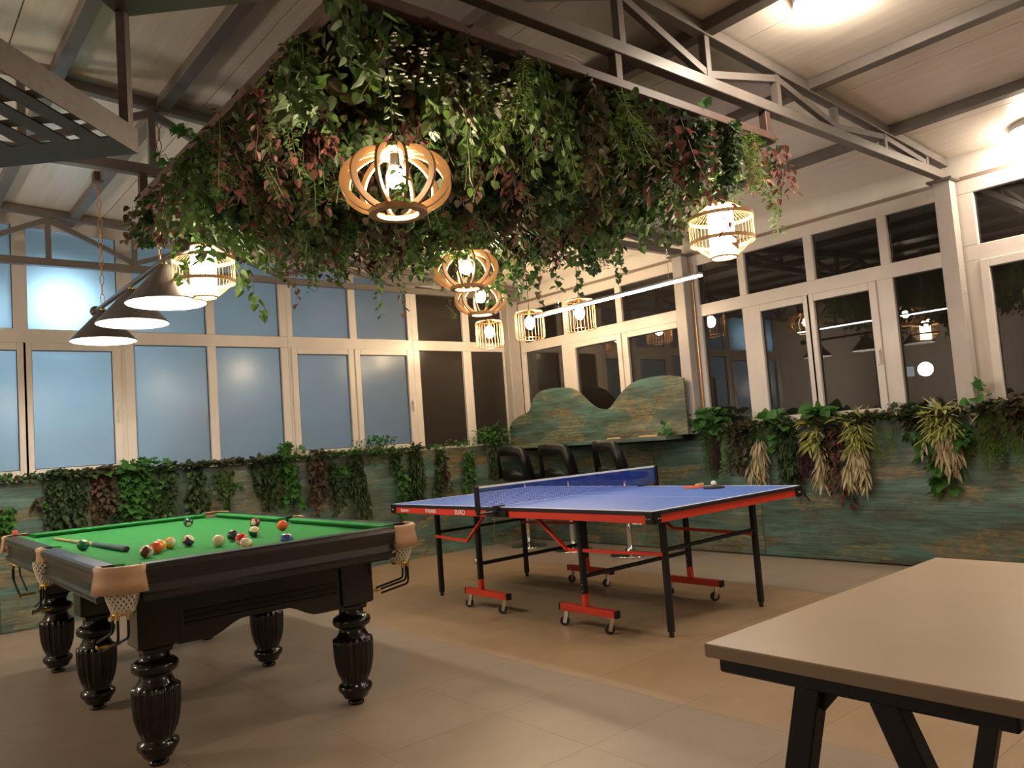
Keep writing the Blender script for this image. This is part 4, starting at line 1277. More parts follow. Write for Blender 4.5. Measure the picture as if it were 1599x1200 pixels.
# ------------------------------------------------------------------ bar stools
def stool(loc, rz, label):
    s = empty('bar_stool', loc, label, 'stool', 'black bar stools')
    s.rotation_euler = (0, 0, rz)
    MB().lathe([(.200, 0), (.205, .006), (.195, .014), (.12, .026), (.06, .045), (.034, .075), (.030, .10)], (0, 0, 0), 40).build('base', 'chrome', s)
    MB().lathe([(.026, .095), (.026, .40), (.034, .40), (.034, .44), (.020, .44), (.018, .74)], (0, 0, 0), 20).build('pole', 'chrome', s)
    MB().tube([(.03, 0, .30), (.14, -.12, .29), (.20, 0, .29), (.14, .12, .29), (.03, 0, .30)], .010, 8).build('footrest', 'chrome', s)
    # moulded seat shell: wide seat pan, back is a raised loop with a big opening (faces +x, back on -x)
    n, m = 24, 12
    seat = MB()
    vs_, fs = [], []
    MB().lathe([(.001, .735), (.14, .738), (.205, .750), (.238, .772), (.234, .796), (.19, .780), (.11, .770), (.001, .768)], (0, 0, 0), 36, cap=False).build('seat', 'blackplastic', s)
    band = []
    for i in range(n + 1):
        a = pi - 1.22 + 2.44 * i / n
        u = abs(i / n - .5) * 2
        top = 1.135 - .03 * u ** 2 - .32 * max(0, (u - .58) / .42) ** 2
        lowr = top - .10 - .34 * min(1, max(0, (u - .46) / .26)) ** 1.5
        band.append((a, max(lowr, .775), max(top, .80)))
    vs_ = []
    for a, lo_, tp in band:
        R = .252 + .025 * (tp - .8) / .33
        for rr, z in ((R, lo_), (R + .016, lo_), (R + .016, tp), (R, tp)):
            vs_.append((rr * cos(a), rr * sin(a), z))
    for i in range(n):
        for j in range(4):
            k = (j + 1) % 4
            fs.append((4 * i + j, 4 * i + k, 4 * i + 4 + k, 4 * i + 4 + j))
    fs += [(0, 1, 2, 3), (4 * n + 3, 4 * n + 2, 4 * n + 1, 4 * n)]
    MB().add(vs_, fs, True).build('backrest', 'blackplastic', s)
    vs_, fs = [], []
    for i in range(n + 1):
        a = pi - 1.1 + 2.2 * i / n
        hgt = .80 + .085 * cos((i / n - .5) * pi) ** 2
        for rr, z in ((.228, .765), (.242, .765), (.256, hgt), (.242, hgt)):
            vs_.append((rr * cos(a), rr * sin(a), z))
    for i in range(n):
        for j in range(4):
            k = (j + 1) % 4
            fs.append((4 * i + j, 4 * i + k, 4 * i + 4 + k, 4 * i + 4 + j))
    fs += [(0, 1, 2, 3), (4 * n + 3, 4 * n + 2, 4 * n + 1, 4 * n)]
    MB().add(vs_, fs, True).build('back_lip', 'blackplastic', s)
    return s
stool((2.46, 3.93, 0), .10, 'black bar stool on the left, close to the room corner under the shelf')
stool((2.46, 3.22, 0), .05, 'middle black bar stool under the cloud-shaped board')
stool((2.46, 2.42, 0), -.25, 'right black bar stool behind the table tennis net end')

# ------------------------------------------------------------------ foliage
rng = random.Random(7)
HEART = [(0, 0), (.30, -.06), (.50, .16), (.46, .46), (.25, .78), (0, 1.0), (-.25, .78), (-.46, .46), (-.50, .16), (-.30, -.06)]
LANCE = [(0, 0), (.10, .22), (.12, .5), (.07, .8), (0, 1), (-.07, .8), (-.12, .5), (-.10, .22)]
BLADE = [(0, 0), (.055, .22), (.075, .45), (.05, .75), (0, 1), (-.05, .75), (-.075, .45), (-.055, .22)]
OVAL = [(0, 0), (.26, .25), (.30, .55), (.17, .85), (0, 1), (-.17, .85), (-.30, .55), (-.26, .25)]
NEEDLE = [(0, 0), (.07, .4), (0, 1), (-.07, .4)]
LOBED = [(0, 0), (.34, -.10), (.50, .18), (.34, .36), (.46, .66), (.18, .68), (0, 1.0), (-.18, .68), (-.46, .66), (-.34, .36), (-.50, .18), (-.34, -.10)]
def put_leaf(mb, p, d, nrm, size, shape, fold=.18, curl=.15):
    """one leaf: folded along its midrib; p base, d pointing direction, nrm upper side"""
    d = Vector(d).normalized(); nrm = Vector(nrm); nrm = (nrm - d * nrm.dot(d))
    if nrm.length < 1e-4: nrm = d.orthogonal()
    nrm.normalize(); s = d.cross(nrm)
    p = Vector(p); k = len(shape); h = k // 2
    vs_ = []
    for u, v in shape:
        vs_.append(p + s * (u * size) + d * (v * size) + nrm * (abs(u) * fold * size * 2 - curl * size * v * v))
    # two halves meeting at the midrib so the fold shows
    mb.add(vs_, [tuple(range(0, h + 1)), tuple([0] + list(range(h, k)))], False)

SPEC = {  # shape, size, leaves per metre, material, stem material, spread, hang
    'ivy': (HEART, .046, 62, 'lf_green', 'stem', .042, .55),
    'bright': (LOBED, .075, 46, 'lf_bright', 'stem', .055, .45),
    'bigivy': (HEART, .100, 22, 'lf_bright', 'stem', .06, .5),
    'dark': (LOBED, .050, 90, 'lf_dark', 'brownstem', .05, .6),
    'red': (OVAL, .050, 48, 'lf_red', 'brownstem', .045, .55),
    'brown': (HEART, .048, 60, 'lf_brown', 'brownstem', .045, .55),
    'fern': (NEEDLE, .032, 330, 'lf_fern', 'stem', .035, .4),
    'small': (OVAL, .024, 190, 'lf_green', 'stem', .040, .3),
    'varieg': (OVAL, .020, 260, 'lf_varieg', 'stem', .030, .3),
    'purple': (OVAL, .020, 240, 'lf_purple', 'brownstem', .030, .4),
    'pale': (BLADE, .130, 92, 'lf_pale', 'stem', .05, .70),
    'lime': (BLADE, .125, 84, 'lf_lime', 'stem', .055, .42),
    'willow': (LANCE, .085, 90, 'lf_dark', 'stem', .045, .66),
    'leafy': (OVAL, .042, 90, 'lf_bright', 'stem', .05, .35),
}
def strand_pts(r, p0, L, wob, drift=(0, 0), n=7):
    pts = [Vector(p0)]
    vx, vy = r.uniform(-1, 1) * wob, r.uniform(-1, 1) * wob
    for i in range(n):
        vx += r.uniform(-1, 1) * wob * .8; vy += r.uniform(-1, 1) * wob * .8
        pts.append(pts[-1] + Vector((vx + drift[0], vy + drift[1], -1)).normalized() * (L / n))
    return pts
def along(pts, u):
    u = min(max(u, 0), .9999) * (len(pts) - 1); i = int(u)
    return pts[i].lerp(pts[i + 1], u - i)
def clothe(mb, r, pts, L, sp, front=None, dens=1.0, only=None, sizes=(.7, 1.2)):
    shape, size, per, _, _, spread, hang = SPEC[sp]
    out_ = []
    n = max(2, int(L * per * dens))
    for i in range(n):
        u = (i + r.random()) / n
        p = along(pts, u)
        while True:
            a = r.uniform(0, 2 * pi)
            o = Vector((cos(a), sin(a), 0))
            if front is None or o.dot(front) > -.35: break
        d = o * (1 - hang) + Vector((0, 0, -hang * r.uniform(.5, 1.3) + .10))
        q = p + o * r.uniform(.1, 1) * spread * .5
        nrm = o * .7 + Vector((r.uniform(-.4, .4), r.uniform(-.4, .4), .8))
        sz = size * r.uniform(*sizes)
        if only is not None:
            only.append((q, d, nrm, sz, shape))
        else:
            put_leaf(mb, q, d, nrm, sz, shape, .16 + .1 * r.random(), r.uniform(-.05, .3))

# --- the leafy canopy: rust-brown frame under the trusses, netting, top greenery, hanging vines
CX0, CX1, CY0, CY1, CZ = -2.05, .53, -.62, 1.80, 2.735
cp = empty('canopy_frame', ((CX0 + CX1) / 2, (CY0 + CY1) / 2, CZ), 'rust-brown steel frame of the leafy ceiling canopy', 'canopy')
co_ = tuple(cp.location)
for a, b in (((CX0, CY0), (CX1, CY0)), ((CX0, CY1), (CX1, CY1)), ((CX0, CY0), (CX0, CY1)), ((CX1, CY0), (CX1, CY1)), ((-.76, CY0), (-.76, CY1))):
    MB(co_).bar((a[0], a[1], CZ), (b[0], b[1], CZ), .042, .042).build('frame_bar', 'rust', cp, bevel=0.003)
for x, y in ((.50, -.60), (-.70, -.60), (-1.96, -.60), (-2.04, 1.84), (-.76, 1.84), (.50, 1.84)):
    yy = min(max(y, CY0), CY1 + .015)
    MB(co_).box((x - .022, y - .022, CZ - .015), (x + .022, y + .022, 2.884)).build('hanger_post', 'rust', cp, bevel=0.003)
MB(co_).box((CX0 + .02, CY0 + .02, CZ + .012), (CX1 - .02, CY1 - .02, CZ + .018)).build('backing_board', 'darkwood', cp)
mat_leaves = MB()
def inside(x, y, z):                      # keep the leaves clear of the lamps
    for lx, ly, lz, R, h in ((-1.715, -.325, 2.225, .25, .20), (-.25, 1.19, 2.335, .25, .19), (.30, -.395, 2.245, .19, .17), (-1.80, 1.60, 2.275, .19, .17), (.52, 2.03, 2.345, .25, .18)):
        if (x - lx) ** 2 + (y - ly) ** 2 < R * R and z < lz + h: return True
    return False
tops = {k: MB() for k in ('lf_green', 'lf_dark', 'lf_brown')}
for i in range(9500):
    x, y = rng.uniform(CX0 - .03, CX1 + .03), rng.uniform(CY0 - .03, CY1 + .03)
    z = CZ - .02 - .20 * rng.random() ** 1.2
    k = rng.choices(['lf_green', 'lf_dark', 'lf_brown'], [5, 4, 3])[0]
    d = Vector((rng.uniform(-1, 1), rng.uniform(-1, 1), rng.uniform(-1.2, .1)))
    put_leaf(tops[k], (x, y, z), d, (rng.uniform(-1, 1), rng.uniform(-1, 1), 1), rng.uniform(.03, .06), rng.choice([HEART, OVAL]), .2, .1)
cg = empty('canopy_greenery', co_, 'dense mixed leaf mat woven into the canopy frame above the hanging vines', 'foliage', kind='stuff')
for k, mb in tops.items():
    mb.v = [tuple(Vector(p) - Vector(co_)) for p in mb.v]
    mb.build('leaves', k, cg, fix=False, kind='stuff')

def vine_proto(sp, L, seed, nstr=3, dens=1.0):
    r = random.Random(seed)
    st, lv = MB(), MB()
    for k in range(nstr):
        p0 = (r.uniform(-.05, .05), r.uniform(-.05, .05), 0)
        l = L * r.uniform(.65, 1.0)
        pts = strand_pts(r, p0, l, .16)
        st.tube(pts, .0016, 4)
        clothe(lv, r, pts, l, sp, dens=dens)
    return st.mesh('stem', SPEC[sp][4], fix=False), lv.mesh('leaves', SPEC[sp][3], fix=False)
VK = {'ivy': 'green heart-leaved ivy garland', 'red': 'burgundy oval-leaved garland', 'brown': 'brownish bronze-leaved garland',
      'small': 'small-leaved green garland', 'fern': 'feathery yellow-green fern garland', 'dark': 'dark lobed-leaf garland'}
VL = VK
def zone(x, y):
    if y < -.45: e = 'on the front canopy bar, ' + ('left of the large pendant' if x < -1.55 else 'right above the large pendant' if x < -.9 else 'midway along the bar' if x < -.1 else 'over the right rattan lamp')
    elif x < -1.85: e = 'on the left canopy bar, ' + ('near the large pendant' if y < .5 else 'midway along the bar' if y < 1.2 else 'over the left rattan lamp')
    elif y > 1.55: e = 'on the far canopy edge, ' + ('toward the pool lamp' if x < -1.1 else 'at its middle' if x < -.3 else 'by the farthest wooden pendant')
    elif x > .3: e = 'on the right canopy edge, toward the LED bar'
    elif (x + .25) ** 2 + (y - 1.19) ** 2 < .36: e = 'around the second wooden pendant'
    elif x < -1.1: e = 'inside the canopy, behind the large pendant' if y < .6 else 'inside the canopy, toward the left rattan lamp'
    else: e = 'inside the canopy, at its middle' if x < -.4 else 'inside the canopy, toward the right rattan lamp'
    return e
protos = {}
for sp in VL:
    protos[sp] = [vine_proto(sp, L, 100 * i + len(sp), 3 if sp != 'fern' else 4, .9) for i, L in enumerate((.34, .42, .50, .38))]
cells = []
nx, ny = 19, 16
for i in range(nx):
    for j in range(ny):
        x = CX0 + .02 + (CX1 - CX0 - .04) * (i + rng.uniform(.1, .9)) / nx; y = CY0 + .02 + (CY1 - CY0 - .04) * (j + rng.uniform(.1, .9)) / ny
        if i == 0: x = CX0 - .01
        if j == 0: y = CY0 - .01
        if i == nx - 1: x = CX1
        if j == ny - 1: y = CY1
        cells.append((x, y))
rng.shuffle(cells)
cells.sort(key=lambda c: 0 if (c[0] < CX0 + .1 or c[1] < CY0 + .1 or c[0] > CX1 - .1 or c[1] > CY1 - .1) else 1)
used = 0
for x, y in cells[:292]:
    # greener to the right front, more burgundy along the left and the middle
    wr = 1.0 + 1.6 * max(0, 1 - abs(x + 1.55) / .6) + (2.0 if x > .25 and y < 0 else 0)
    wf = 3.5 if (-1.35 < x < -.45 and y < -.2) else .4
    sp = rng.choices(list(VL), [4.4, wr * 1.3, 2.6, 2.2, wf, 1.8])[0]
    st, lv = rng.choice(protos[sp])
    z0 = CZ - .02 - rng.uniform(0, .06)
    blocked = inside(x, y, z0 - .3)
    g = empty('hanging_garland', (x, y, z0), VK[sp] + ' ' + zone(x, y), 'garland', VK[sp] + 's ' + zone(x, y))
    sc = (.32 if blocked else rng.uniform(.78, 1.02))
    g.scale = (rng.uniform(.9, 1.25), rng.uniform(.9, 1.25), sc); g.rotation_euler = (rng.uniform(-.08, .08), rng.uniform(-.08, .08), rng.uniform(0, 6.28))
    for nm, me in (('stem', st), ('leaves', lv)):
        o = bpy.data.objects.new(nm, me); o.parent = g; COL.objects.link(o)
        if nm == 'leaves': o['kind'] = 'stuff'

def leaf_protos(sp):
    shape = SPEC[sp][0]; res = []
    for f, c in ((.16, .05), (.24, .2)):
        mb = MB(); put_leaf(mb, (0, 0, 0), (0, 1, 0), (0, 0, 1), 1.0, shape, f, c); res.append(mb.mesh('leaf', SPEC[sp][3], fix=False))
    return res
LP = {}
def leaf_part(parent, sp, q, d, nrm, sz, org):
    if sp not in LP: LP[sp] = leaf_protos(sp)
    o = bpy.data.objects.new('leaf', rng.choice(LP[sp]))
    d = Vector(d).normalized(); nrm = Vector(nrm); nrm = nrm - d * nrm.dot(d); nrm.normalize(); s = d.cross(nrm)
    m = Matrix((s, d, nrm)).transposed().to_4x4()
    o.matrix_local = Matrix.Translation(Vector(q) - Vector(org)) @ m @ Matrix.Scale(sz, 4)
    o.parent = parent
    COL.objects.link(o)
def trail(path, sp, label, dens=1.0, sub=None, group=None, sizes=(.7, 1.15), name='trailing_vine'):
    """a vine whose leaves can be told apart: stem + single leaves"""
    org = Vector(path[0])
    t = empty(name, org, label, 'vine', group)
    pts = []
    for a, b in zip(path[:-1], path[1:]):
        a, b = Vector(a), Vector(b)
        for k in range(4): pts.append(a.lerp(b, k / 4) + Vector((rng.uniform(-1, 1), rng.uniform(-1, 1), 0)) * .008)
    pts.append(Vector(path[-1]))
    L = sum((b - a).length for a, b in zip(pts[:-1], pts[1:]))
    MB(org).tube(pts, .0018, 5).build('stem', SPEC[sp][4], t, fix=False)
    lst = []
    clothe(None, rng, pts, L, sp, dens=dens, only=lst, sizes=sizes)
    for q, d, nrm, sz, shape in lst:
        leaf_part(t, sp, q, d, nrm, sz, org)
trail([(-1.52, 1.76, 2.50), (-1.48, 1.77, 2.36), (-1.44, 1.78, 2.22), (-1.40, 1.79, 2.08)], 'ivy', 'green ivy vine trailing lowest at the canopy, right of the left rattan lamp', .55, sizes=(.9, 1.5))
trail([(-1.60, 1.74, 2.50), (-1.55, 1.76, 2.34), (-1.50, 1.77, 2.22)], 'ivy', 'bright green ivy vine beside the longest one, right of the left rattan lamp', .6, sizes=(.9, 1.4))
trail([(-1.18, 1.78, 2.46), (-1.17, 1.79, 2.28), (-1.14, 1.8, 2.16)], 'red', 'thin vine with pale and reddish leaves trailing over the blue window', .5)
trail([(-.60, 1.78, 2.45), (-.56, 1.79, 2.28), (-.54, 1.80, 2.10)], 'ivy', 'green vine trailing under the middle of the far canopy edge', .6)
trail([(-.42, 1.78, 2.45), (-.38, 1.79, 2.3), (-.36, 1.80, 2.14)], 'red', 'reddish vine trailing beside the green one at the middle of the far edge', .55)
trail([(-.02, 1.78, 2.45), (.02, 1.79, 2.3), (.05, 1.79, 2.17), (.09, 1.79, 2.13)], 'small', 'small-leaved vine with a curled tip left of the wooden lamps', .5)
trail([(.10, -.58, 2.40), (.09, -.59, 2.25), (.09, -.58, 2.12)], 'red', 'red-leaved vine hanging left of the right rattan lamp', .6)
trail([(.545, -.60, 2.50), (.55, -.60, 2.36), (.545, -.59, 2.20)], 'varieg', 'pale-leaved vine hanging right of the right rattan lamp', .35, sizes=(1.8, 2.8))
trail([(.56, .55, 2.46), (.56, .56, 2.32), (.56, .60, 2.20)], 'dark', 'dark-leaved vine hanging from the right canopy edge over the LED bar', .5)
trail([(.56, .95, 2.46), (.56, .96, 2.32), (.56, .98, 2.18)], 'dark', 'second dark-leaved vine on the right canopy edge, further back', .5)
trail([(.55, 1.35, 2.44), (.55, 1.36, 2.3), (.55, 1.38, 2.16)], 'brown', 'brown-leaved vine on the right canopy edge above the cage lamps', .5)
trail([(-1.90, -.60, 2.55), (-1.90, -.62, 2.35), (-1.89, -.62, 2.12), (-1.87, -.61, 2.05)], 'small', 'thin green vine across the left of the large wooden lamp', .5, sizes=(1.0, 1.6))
trail([(-1.60, -.62, 2.50), (-1.59, -.63, 2.36), (-1.585, -.63, 2.16), (-1.58, -.62, 2.08)], 'ivy', 'thin ivy sprig hanging across the front of the large wooden lamp', .22)
trail([(-2.06, .9, 2.74), (-2.10, .88, 2.80), (-2.13, .86, 2.79)], 'bright', 'ivy sprig sticking out above the left canopy bar, nearer', .9)
trail([(-2.06, 1.25, 2.74), (-2.10, 1.23, 2.79), (-2.12, 1.22, 2.77)], 'bright', 'ivy sprig sticking out above the left canopy bar, further', .9)
trail([(-.10, -.60, 2.75), (-.07, -.61, 2.83), (-.02, -.61, 2.84)], 'bigivy', 'loose leafy sprig sticking up over the front canopy bar under the truss', .9, sizes=(.5, .7))
trail([(-2.00, 1.40, 2.52), (-2.01, 1.39, 2.38), (-1.99, 1.40, 2.26), (-1.98, 1.40, 2.16)], 'ivy', 'ivy vine hanging right in front of the left rattan lamp', .8)
trail([(-1.90, 1.36, 2.52), (-1.89, 1.35, 2.40), (-1.87, 1.36, 2.30)], 'ivy', 'short ivy vine in front of the left rattan lamp, beside the longer one', .9)
# white flowers near the front corner
fw = MB()
for i in range(130):
    a = rng.random()
    x = -1.93 + .62 * a + rng.uniform(-.05, .05); y = -.62 + rng.uniform(-.06, .02) + .04 * a; z = 2.66 - .16 * rng.random() - .1 * abs(a - .5)
    for k in range(4):
        an = k * pi / 2 + rng.random()
        put_leaf(fw, (x, y, z), (cos(an), sin(an), -.3), (0, 0, -1), .009, OVAL, .1, .1)
tag(fw.build('flower_spray', 'petal', None, fix=False), "spray of tiny white flowers in the canopy's front corner", 'flowers', kind='stuff')

# --- garlands on the low walls
def wall_plant(wall, u, label, parts, tuft=None, zt=None, group=None, name='wall_garland'):
    """parts: list of (species, du, top z, bottom z, width, strands); tuft: (species, width, height, count)"""
    front = Vector((0, -1, 0)) if wall == 'n' else Vector((-1, 0, 0))
    def W(uu, dd, z): return Vector((uu, 4.50 - dd, z)) if wall == 'n' else Vector((2.955 - dd, uu, z))
    zt = zt or (1.165 if wall == 'n' else 1.135)
    org = W(u, .02, zt)
    g = empty(name, org, label, 'garland', group)
    st = {}; lv = {}
    single = {}
    for sp, du, z1, z0, wd, ns in parts:
        for k in range(int(ns * (1.45 if wall == 'n' else 1.35) + .5)):
            p0 = W(u + du + rng.uniform(-.5, .5) * wd, .03 + rng.random() * .03, z1 + rng.uniform(-.02, .02))
            L = (z1 - z0) * (1.0 if k == 0 else rng.uniform(.5, 1.0))
            pts = strand_pts(rng, p0, L, .12)
            for i, p in enumerate(pts):
                dd = (p - W(u, 0, 0)).dot(front)
                if dd < .02: pts[i] = p + front * (.02 - dd)
                elif dd > .10: pts[i] = p - front * (dd - .10)
            st.setdefault(SPEC[sp][4], MB(org)).tube(pts, .0018, 4)
            if SPEC[sp][1] >= .07 and SPEC[sp][2] < 60:
                lst = []
                clothe(None, rng, pts, L, sp, front, 1.0, lst)
                for it in lst: leaf_part(g, sp, *it[:4], org)
            else:
                clothe(lv.setdefault(sp, MB(org)), rng, pts, L, sp, front)
    if tuft:
        for sp, du, wd, hgt, cnt in tuft:
            shape, size = SPEC[sp][0], SPEC[sp][1]
            for k in range(int(cnt * 2.0)):
                p = W(u + du + rng.gauss(0, .32) * wd, .0 + rng.random() * .13, zt + .01 + hgt * rng.random() ** 1.3)
                o = Vector((rng.uniform(-1, 1), rng.uniform(-1, 1), 0)) + front * .6
                d = o + Vector((0, 0, rng.uniform(-.5, .9)))
                nrm = front * .5 + Vector((rng.uniform(-.5, .5), rng.uniform(-.5, .5), .8))
                sz = size * rng.uniform(.7, 1.15)
                if size >= .07 and SPEC[sp][2] < 60: leaf_part(g, sp, p, d, nrm, sz, org)
                else: put_leaf(lv.setdefault(sp, MB(org)), p, d, nrm, sz, shape, .2, .15)
            st.setdefault(SPEC[sp][4], MB(org)).tube([W(u + du, .05, zt - .02), W(u + du + .02, .05, zt + hgt * .8)], .002, 4)
    for k, mb in st.items(): mb.build('stems', k, g, fix=False, kind='stuff')
    for sp, mb in lv.items(): mb.build('leaves', SPEC[sp][3], g, fix=False, kind='stuff')
    return g
zN = 1.16
NP = [
    (-2.50, 'green leafy garland at the left edge of the left wall, above the pool table corner', [('bright', 0, .98, .72, .22, 4)], [('leafy', 0, .35, .05, 45)]),
    (-2.20, 'small clump of green and orange leaves alone on the left wall', [('brown', 0, 1.02, .93, .07, 3), ('leafy', .04, 1.0, .93, .06, 2)], None),
    (-2.00, 'wide dark green garland, the first dark one from the left', [('dark', 0, zN, .72, .28, 9)], [('dark', 0, .38, .05, 60)]),
    (-1.74, 'reddish brown garland between the dark and the bright one on the left', [('red', .02, zN, .74, .18, 2), ('brown', 0, zN, .72, .18, 7)], [('brown', 0, .22, .06, 30)]),
    (-1.43, 'broad bright green lobed-leaf garland left of the far pool pocket', [('bright', 0, zN, .70, .27, 8), ('ivy', .1, .95, .72, .16, 3)], [('bright', -.05, .3, .09, 26)]),
    (-1.20, 'narrow dark garland right of the broad bright one', [('dark', 0, zN, .74, .12, 4), ('small', .02, .98, .76, .12, 3)], [('dark', 0, .2, .04, 26)]),
    (-.97, 'narrow dark green garland left of a bare orange patch', [('dark', 0, zN, .72, .14, 5), ('ivy', .03, .9, .72, .12, 2)], [('dark', 0, .18, .04, 26)]),
    (-.72, 'loose mixed green and brown garland left of the bare grey patch', [('ivy', 0, zN - .04, .74, .14, 4), ('leafy', .1, 1.0, .92, .12, 3)], [('brown', .05, .36, .04, 44)]),
    (-.32, 'wide dark garland left of the bright ivy on the left wall', [('dark', 0, zN, .70, .22, 8)], [('dark', 0, .32, .05, 50)]),
    (-.10, 'bright ivy garland climbing above the window sill by the wide dark one', [('bright', 0, zN, .68, .09, 4), ('small', .07, 1.1, .74, .08, 3)], [('bright', -.02, .16, .14, 16), ('leafy', .12, .3, .03, 22)]),
    (.20, 'purple red leafed garland under the third window', [('red', 0, zN, .58, .13, 3), ('brown', .02, zN, .68, .14, 5)], [('brown', 0, .2, .06, 22)]),
    (.40, 'sparse dark small-leaved garland right of the purple red one', [('dark', 0, zN - .03, .58, .10, 2), ('small', .02, .95, .60, .09, 2)], [('dark', .0, .2, .03, 22)]),
    (.60, 'long dense dark green garland under the bushy tuft', [('dark', .03, zN, .62, .12, 5), ('willow', .06, .95, .48, .12, 4), ('bright', -.14, 1.08, .92, .12, 3)], [('leafy', 0, .3, .06, 40)]),
    (.90, 'bushy bright green tuft standing on the sill of the third window', [('leafy', 0, zN, 1.06, .2, 3)], [('leafy', 0, .34, .17, 110)]),
    (1.15, 'sparse bright garland behind the far left corner of the table tennis table', [('bright', 0, 1.06, .46, .07, 2), ('dark', -.02, zN, 1.0, .14, 3)], None),
    (1.37, 'long narrow dark willow-leaved garland left of the net', [('willow', 0, zN, .56, .12, 8), ('dark', .02, zN, .7, .1, 3)], [('willow', 0, .14, .05, 20)]),
    (1.70, 'thin brownish green garland next to the long willow one', [('dark', 0, zN, .62, .05, 2), ('brown', .05, 1.1, .62, .06, 2)], [('leafy', -.1, .2, .03, 12)]),
    (2.08, 'bright green garland right behind the near net post', [('leafy', 0, zN - .05, .66, .09, 5), ('bright', .03, 1.0, .64, .06, 1)], [('leafy', -.12, .2, .07, 26)]),
    (2.42, 'yellowish grass-like garland close to the room corner', [('willow', .04, zN, .78, .07, 3), ('fern', .03, 1.1, .8, .06, 3)], None),
    (2.45, 'large bushy leafy tuft on the sill in the room corner', [('leafy', 0, zN + .03, 1.08, .3, 4)], [('leafy', .02, .46, .20, 170), ('willow', .05, .3, .24, 40)]),
]
for u, lb, ps, tf in NP: wall_plant('n', u, lb, ps, tf)
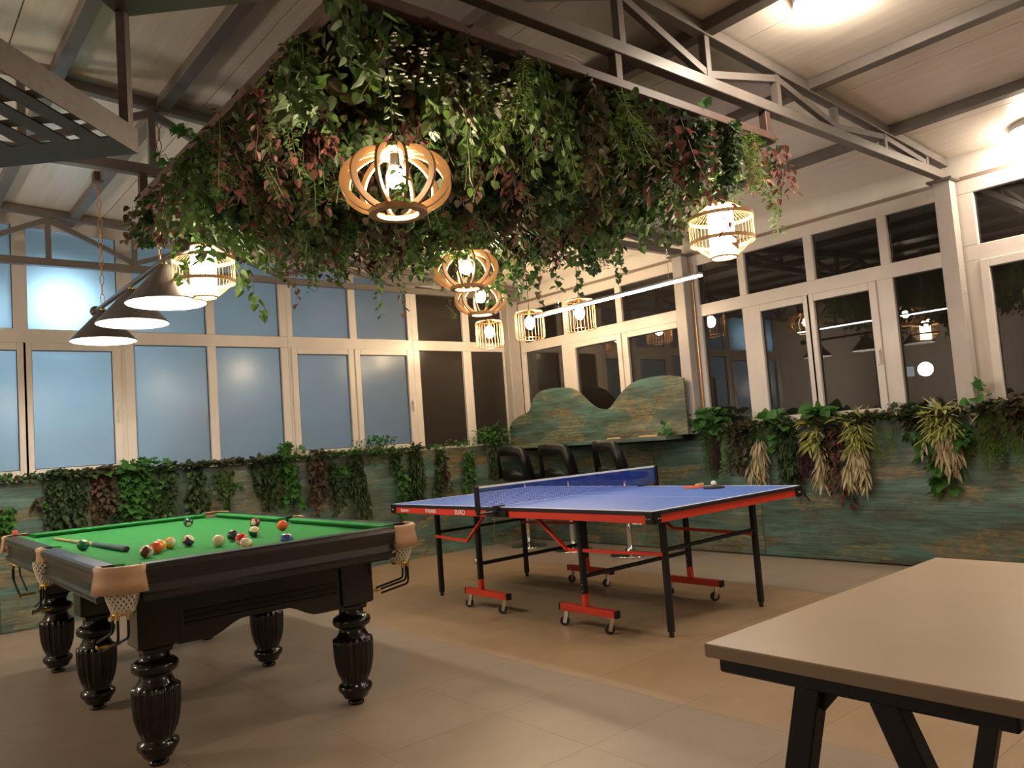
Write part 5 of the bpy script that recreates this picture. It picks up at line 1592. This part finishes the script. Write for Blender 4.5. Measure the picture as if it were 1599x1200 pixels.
EPL = [
    (1.66, 'bright ivy tuft on the sill right of the far column', [('leafy', 0, 1.16, 1.05, .2, 3)], [('bigivy', 0, .26, .20, 26), ('leafy', 0, .3, .06, 30)]),
    (1.74, 'narrow green small-leaved string, first one right of the far column', [('small', 0, 1.13, .60, .05, 4)], None),
    (1.63, 'purple sprig string between two small-leaved green ones', [('purple', 0, 1.10, .74, .06, 5)], None),
    (1.53, 'pale variegated small-leaved string right of the purple sprig', [('varieg', 0, 1.14, .70, .06, 6)], [('varieg', 0, .14, .03, 40)]),
    (1.34, 'brownish mixed garland with a few dangling dark leaves', [('brown', 0, zN - .02, .70, .14, 4), ('small', -.04, 1.12, .80, .1, 3)], [('brown', 0, .26, .06, 44)]),
    (1.17, 'cream bamboo-leaf garland, narrowest and first of the four pale ones', [('pale', 0, 1.04, .66, .05, 5), ('leafy', 0, 1.14, 1.0, .1, 3)], [('fern', .03, .10, .16, 90), ('red', 0, .16, .04, 14)]),
    (1.00, 'bright ivy tuft on the sill by the cream garland', [('bigivy', .0, 1.12, .92, .05, 2)], [('bigivy', 0, .16, .10, 14), ('leafy', -.1, .2, .05, 26)]),
    (.90, 'long dark green willow garland touching the table tennis table corner', [('willow', 0, 1.12, .56, .12, 7), ('dark', -.02, 1.12, .62, .12, 3), ('small', .05, 1.05, .68, .06, 4)], [('willow', 0, .18, .05, 24)]),
    (.74, 'deep purple sprig garland left of the second pale one', [('purple', 0, 1.05, .66, .08, 9)], None),
    (.62, 'lime to pink bamboo-leaf garland, second of the four pale ones', [('lime', .02, 1.12, .90, .09, 5), ('pale', 0, .95, .64, .07, 4)], [('bigivy', -.05, .18, .14, 18), ('lime', .02, .14, .03, 18)]),
    (.45, 'dark red trailing garland that hangs lowest on the right wall', [('red', 0, 1.1, .42, .07, 3), ('brown', .02, 1.12, .80, .18, 5)], [('brown', 0, .3, .06, 36), ('leafy', .05, .2, .07, 26)]),
    (.27, 'lime to cream bamboo-leaf garland, third of the four pale ones', [('lime', 0, 1.14, .88, .10, 6), ('pale', -.01, .98, .62, .10, 7)], [('lime', 0, .16, .06, 30)]),
    (.08, 'thin olive fern strings left of the bare wall patch', [('fern', .05, 1.1, .80, .05, 2), ('fern', -.07, 1.08, .86, .09, 4)], [('leafy', 0, .3, .06, 40), ('brown', .1, .3, .05, 26)]),
    (-.16, 'dark purple and green leaf clump under the pane with lit far windows', [('brown', 0, 1.14, .98, .2, 4), ('dark', -.02, 1.12, .96, .2, 4)], [('dark', 0, .3, .10, 44), ('purple', .03, .2, .12, 50)]),
    (-.38, 'largest cream bamboo-leaf garland, last of the four pale ones', [('lime', 0, 1.16, .96, .15, 6), ('pale', 0, 1.08, .74, .20, 12)], [('lime', 0, .3, .07, 36), ('red', 0, .14, .02, 10)]),
    (-.34, 'heart-leaved ivy trail hanging below the largest cream garland', [('bigivy', .02, .98, .54, .07, 3), ('varieg', -.05, .82, .70, .06, 3), ('bigivy', .10, 1.05, .84, .05, 2)], None),
    (-.58, 'green ivy spreading right from the largest cream garland', [('bright', 0, 1.06, .92, .16, 5), ('fern', .02, 1.0, .76, .1, 5)], [('dark', 0, .24, .06, 30)]),
    (-.80, 'olive and brown bushy plants at the right edge of the right wall', [('fern', 0, 1.14, .72, .30, 16), ('varieg', .06, 1.04, .72, .12, 4), ('brown', 0, 1.16, .92, .3, 6)], [('brown', 0, .4, .10, 70), ('fern', -.05, .4, .10, 120), ('bigivy', .12, .1, .22, 5)]),
    (-1.05, 'olive bushy plants cut by the right edge of the view', [('fern', 0, 1.14, .74, .26, 12), ('brown', 0, 1.16, .9, .26, 5)], [('brown', 0, .3, .10, 50), ('fern', 0, .4, .10, 90)]),
]
for u, lb, ps, tf in EPL: wall_plant('e', u, lb, ps, tf)
wall_plant('e', .95, 'low mixed foliage along the sill between the column and the third pale garland', [], [('brown', 0, 1.0, .05, 60), ('leafy', -.1, 1.1, .05, 60), ('dark', .1, 1.0, .05, 50)])
wall_plant('e', -.15, 'low mixed foliage along the sill around the last pale garland', [], [('brown', 0, .9, .06, 60), ('leafy', 0, .9, .05, 50), ('dark', 0, 1.0, .06, 50)])
wall_plant('n', -1.3, 'low dark foliage along the ledge under the blue windows', [], [('dark', 0, 2.0, .035, 90), ('leafy', 0, 2.0, .03, 40), ('brown', 0, 1.8, .03, 40)])
wall_plant('n', .9, 'low green foliage along the ledge left of the room corner', [], [('leafy', 0, 1.5, .04, 80), ('dark', -.2, 1.4, .03, 50)])
# ivy sprig on the shelf end
sg = empty('ivy_sprig', (2.70, 2.02, 1.1365), 'small bright ivy sprig on the right end of the bar shelf', 'sprig')
for i in range(16):
    q = Vector((2.69 + rng.uniform(-.05, .03), 2.03 + rng.uniform(-.10, .08), 1.15 + .13 * rng.random() ** 1.5))
    leaf_part(sg, 'bigivy', q, (rng.uniform(-1, .2), rng.uniform(-1, 1), rng.uniform(-.3, .8)), (-.6, 0, .8), .06 * rng.uniform(.7, 1.2), sg.location)
MB(sg.location).tube([(2.70, 2.05, 1.138), (2.69, 2.02, 1.20), (2.70, 1.97, 1.27)], .002, 4).build('stem', 'stem', sg)
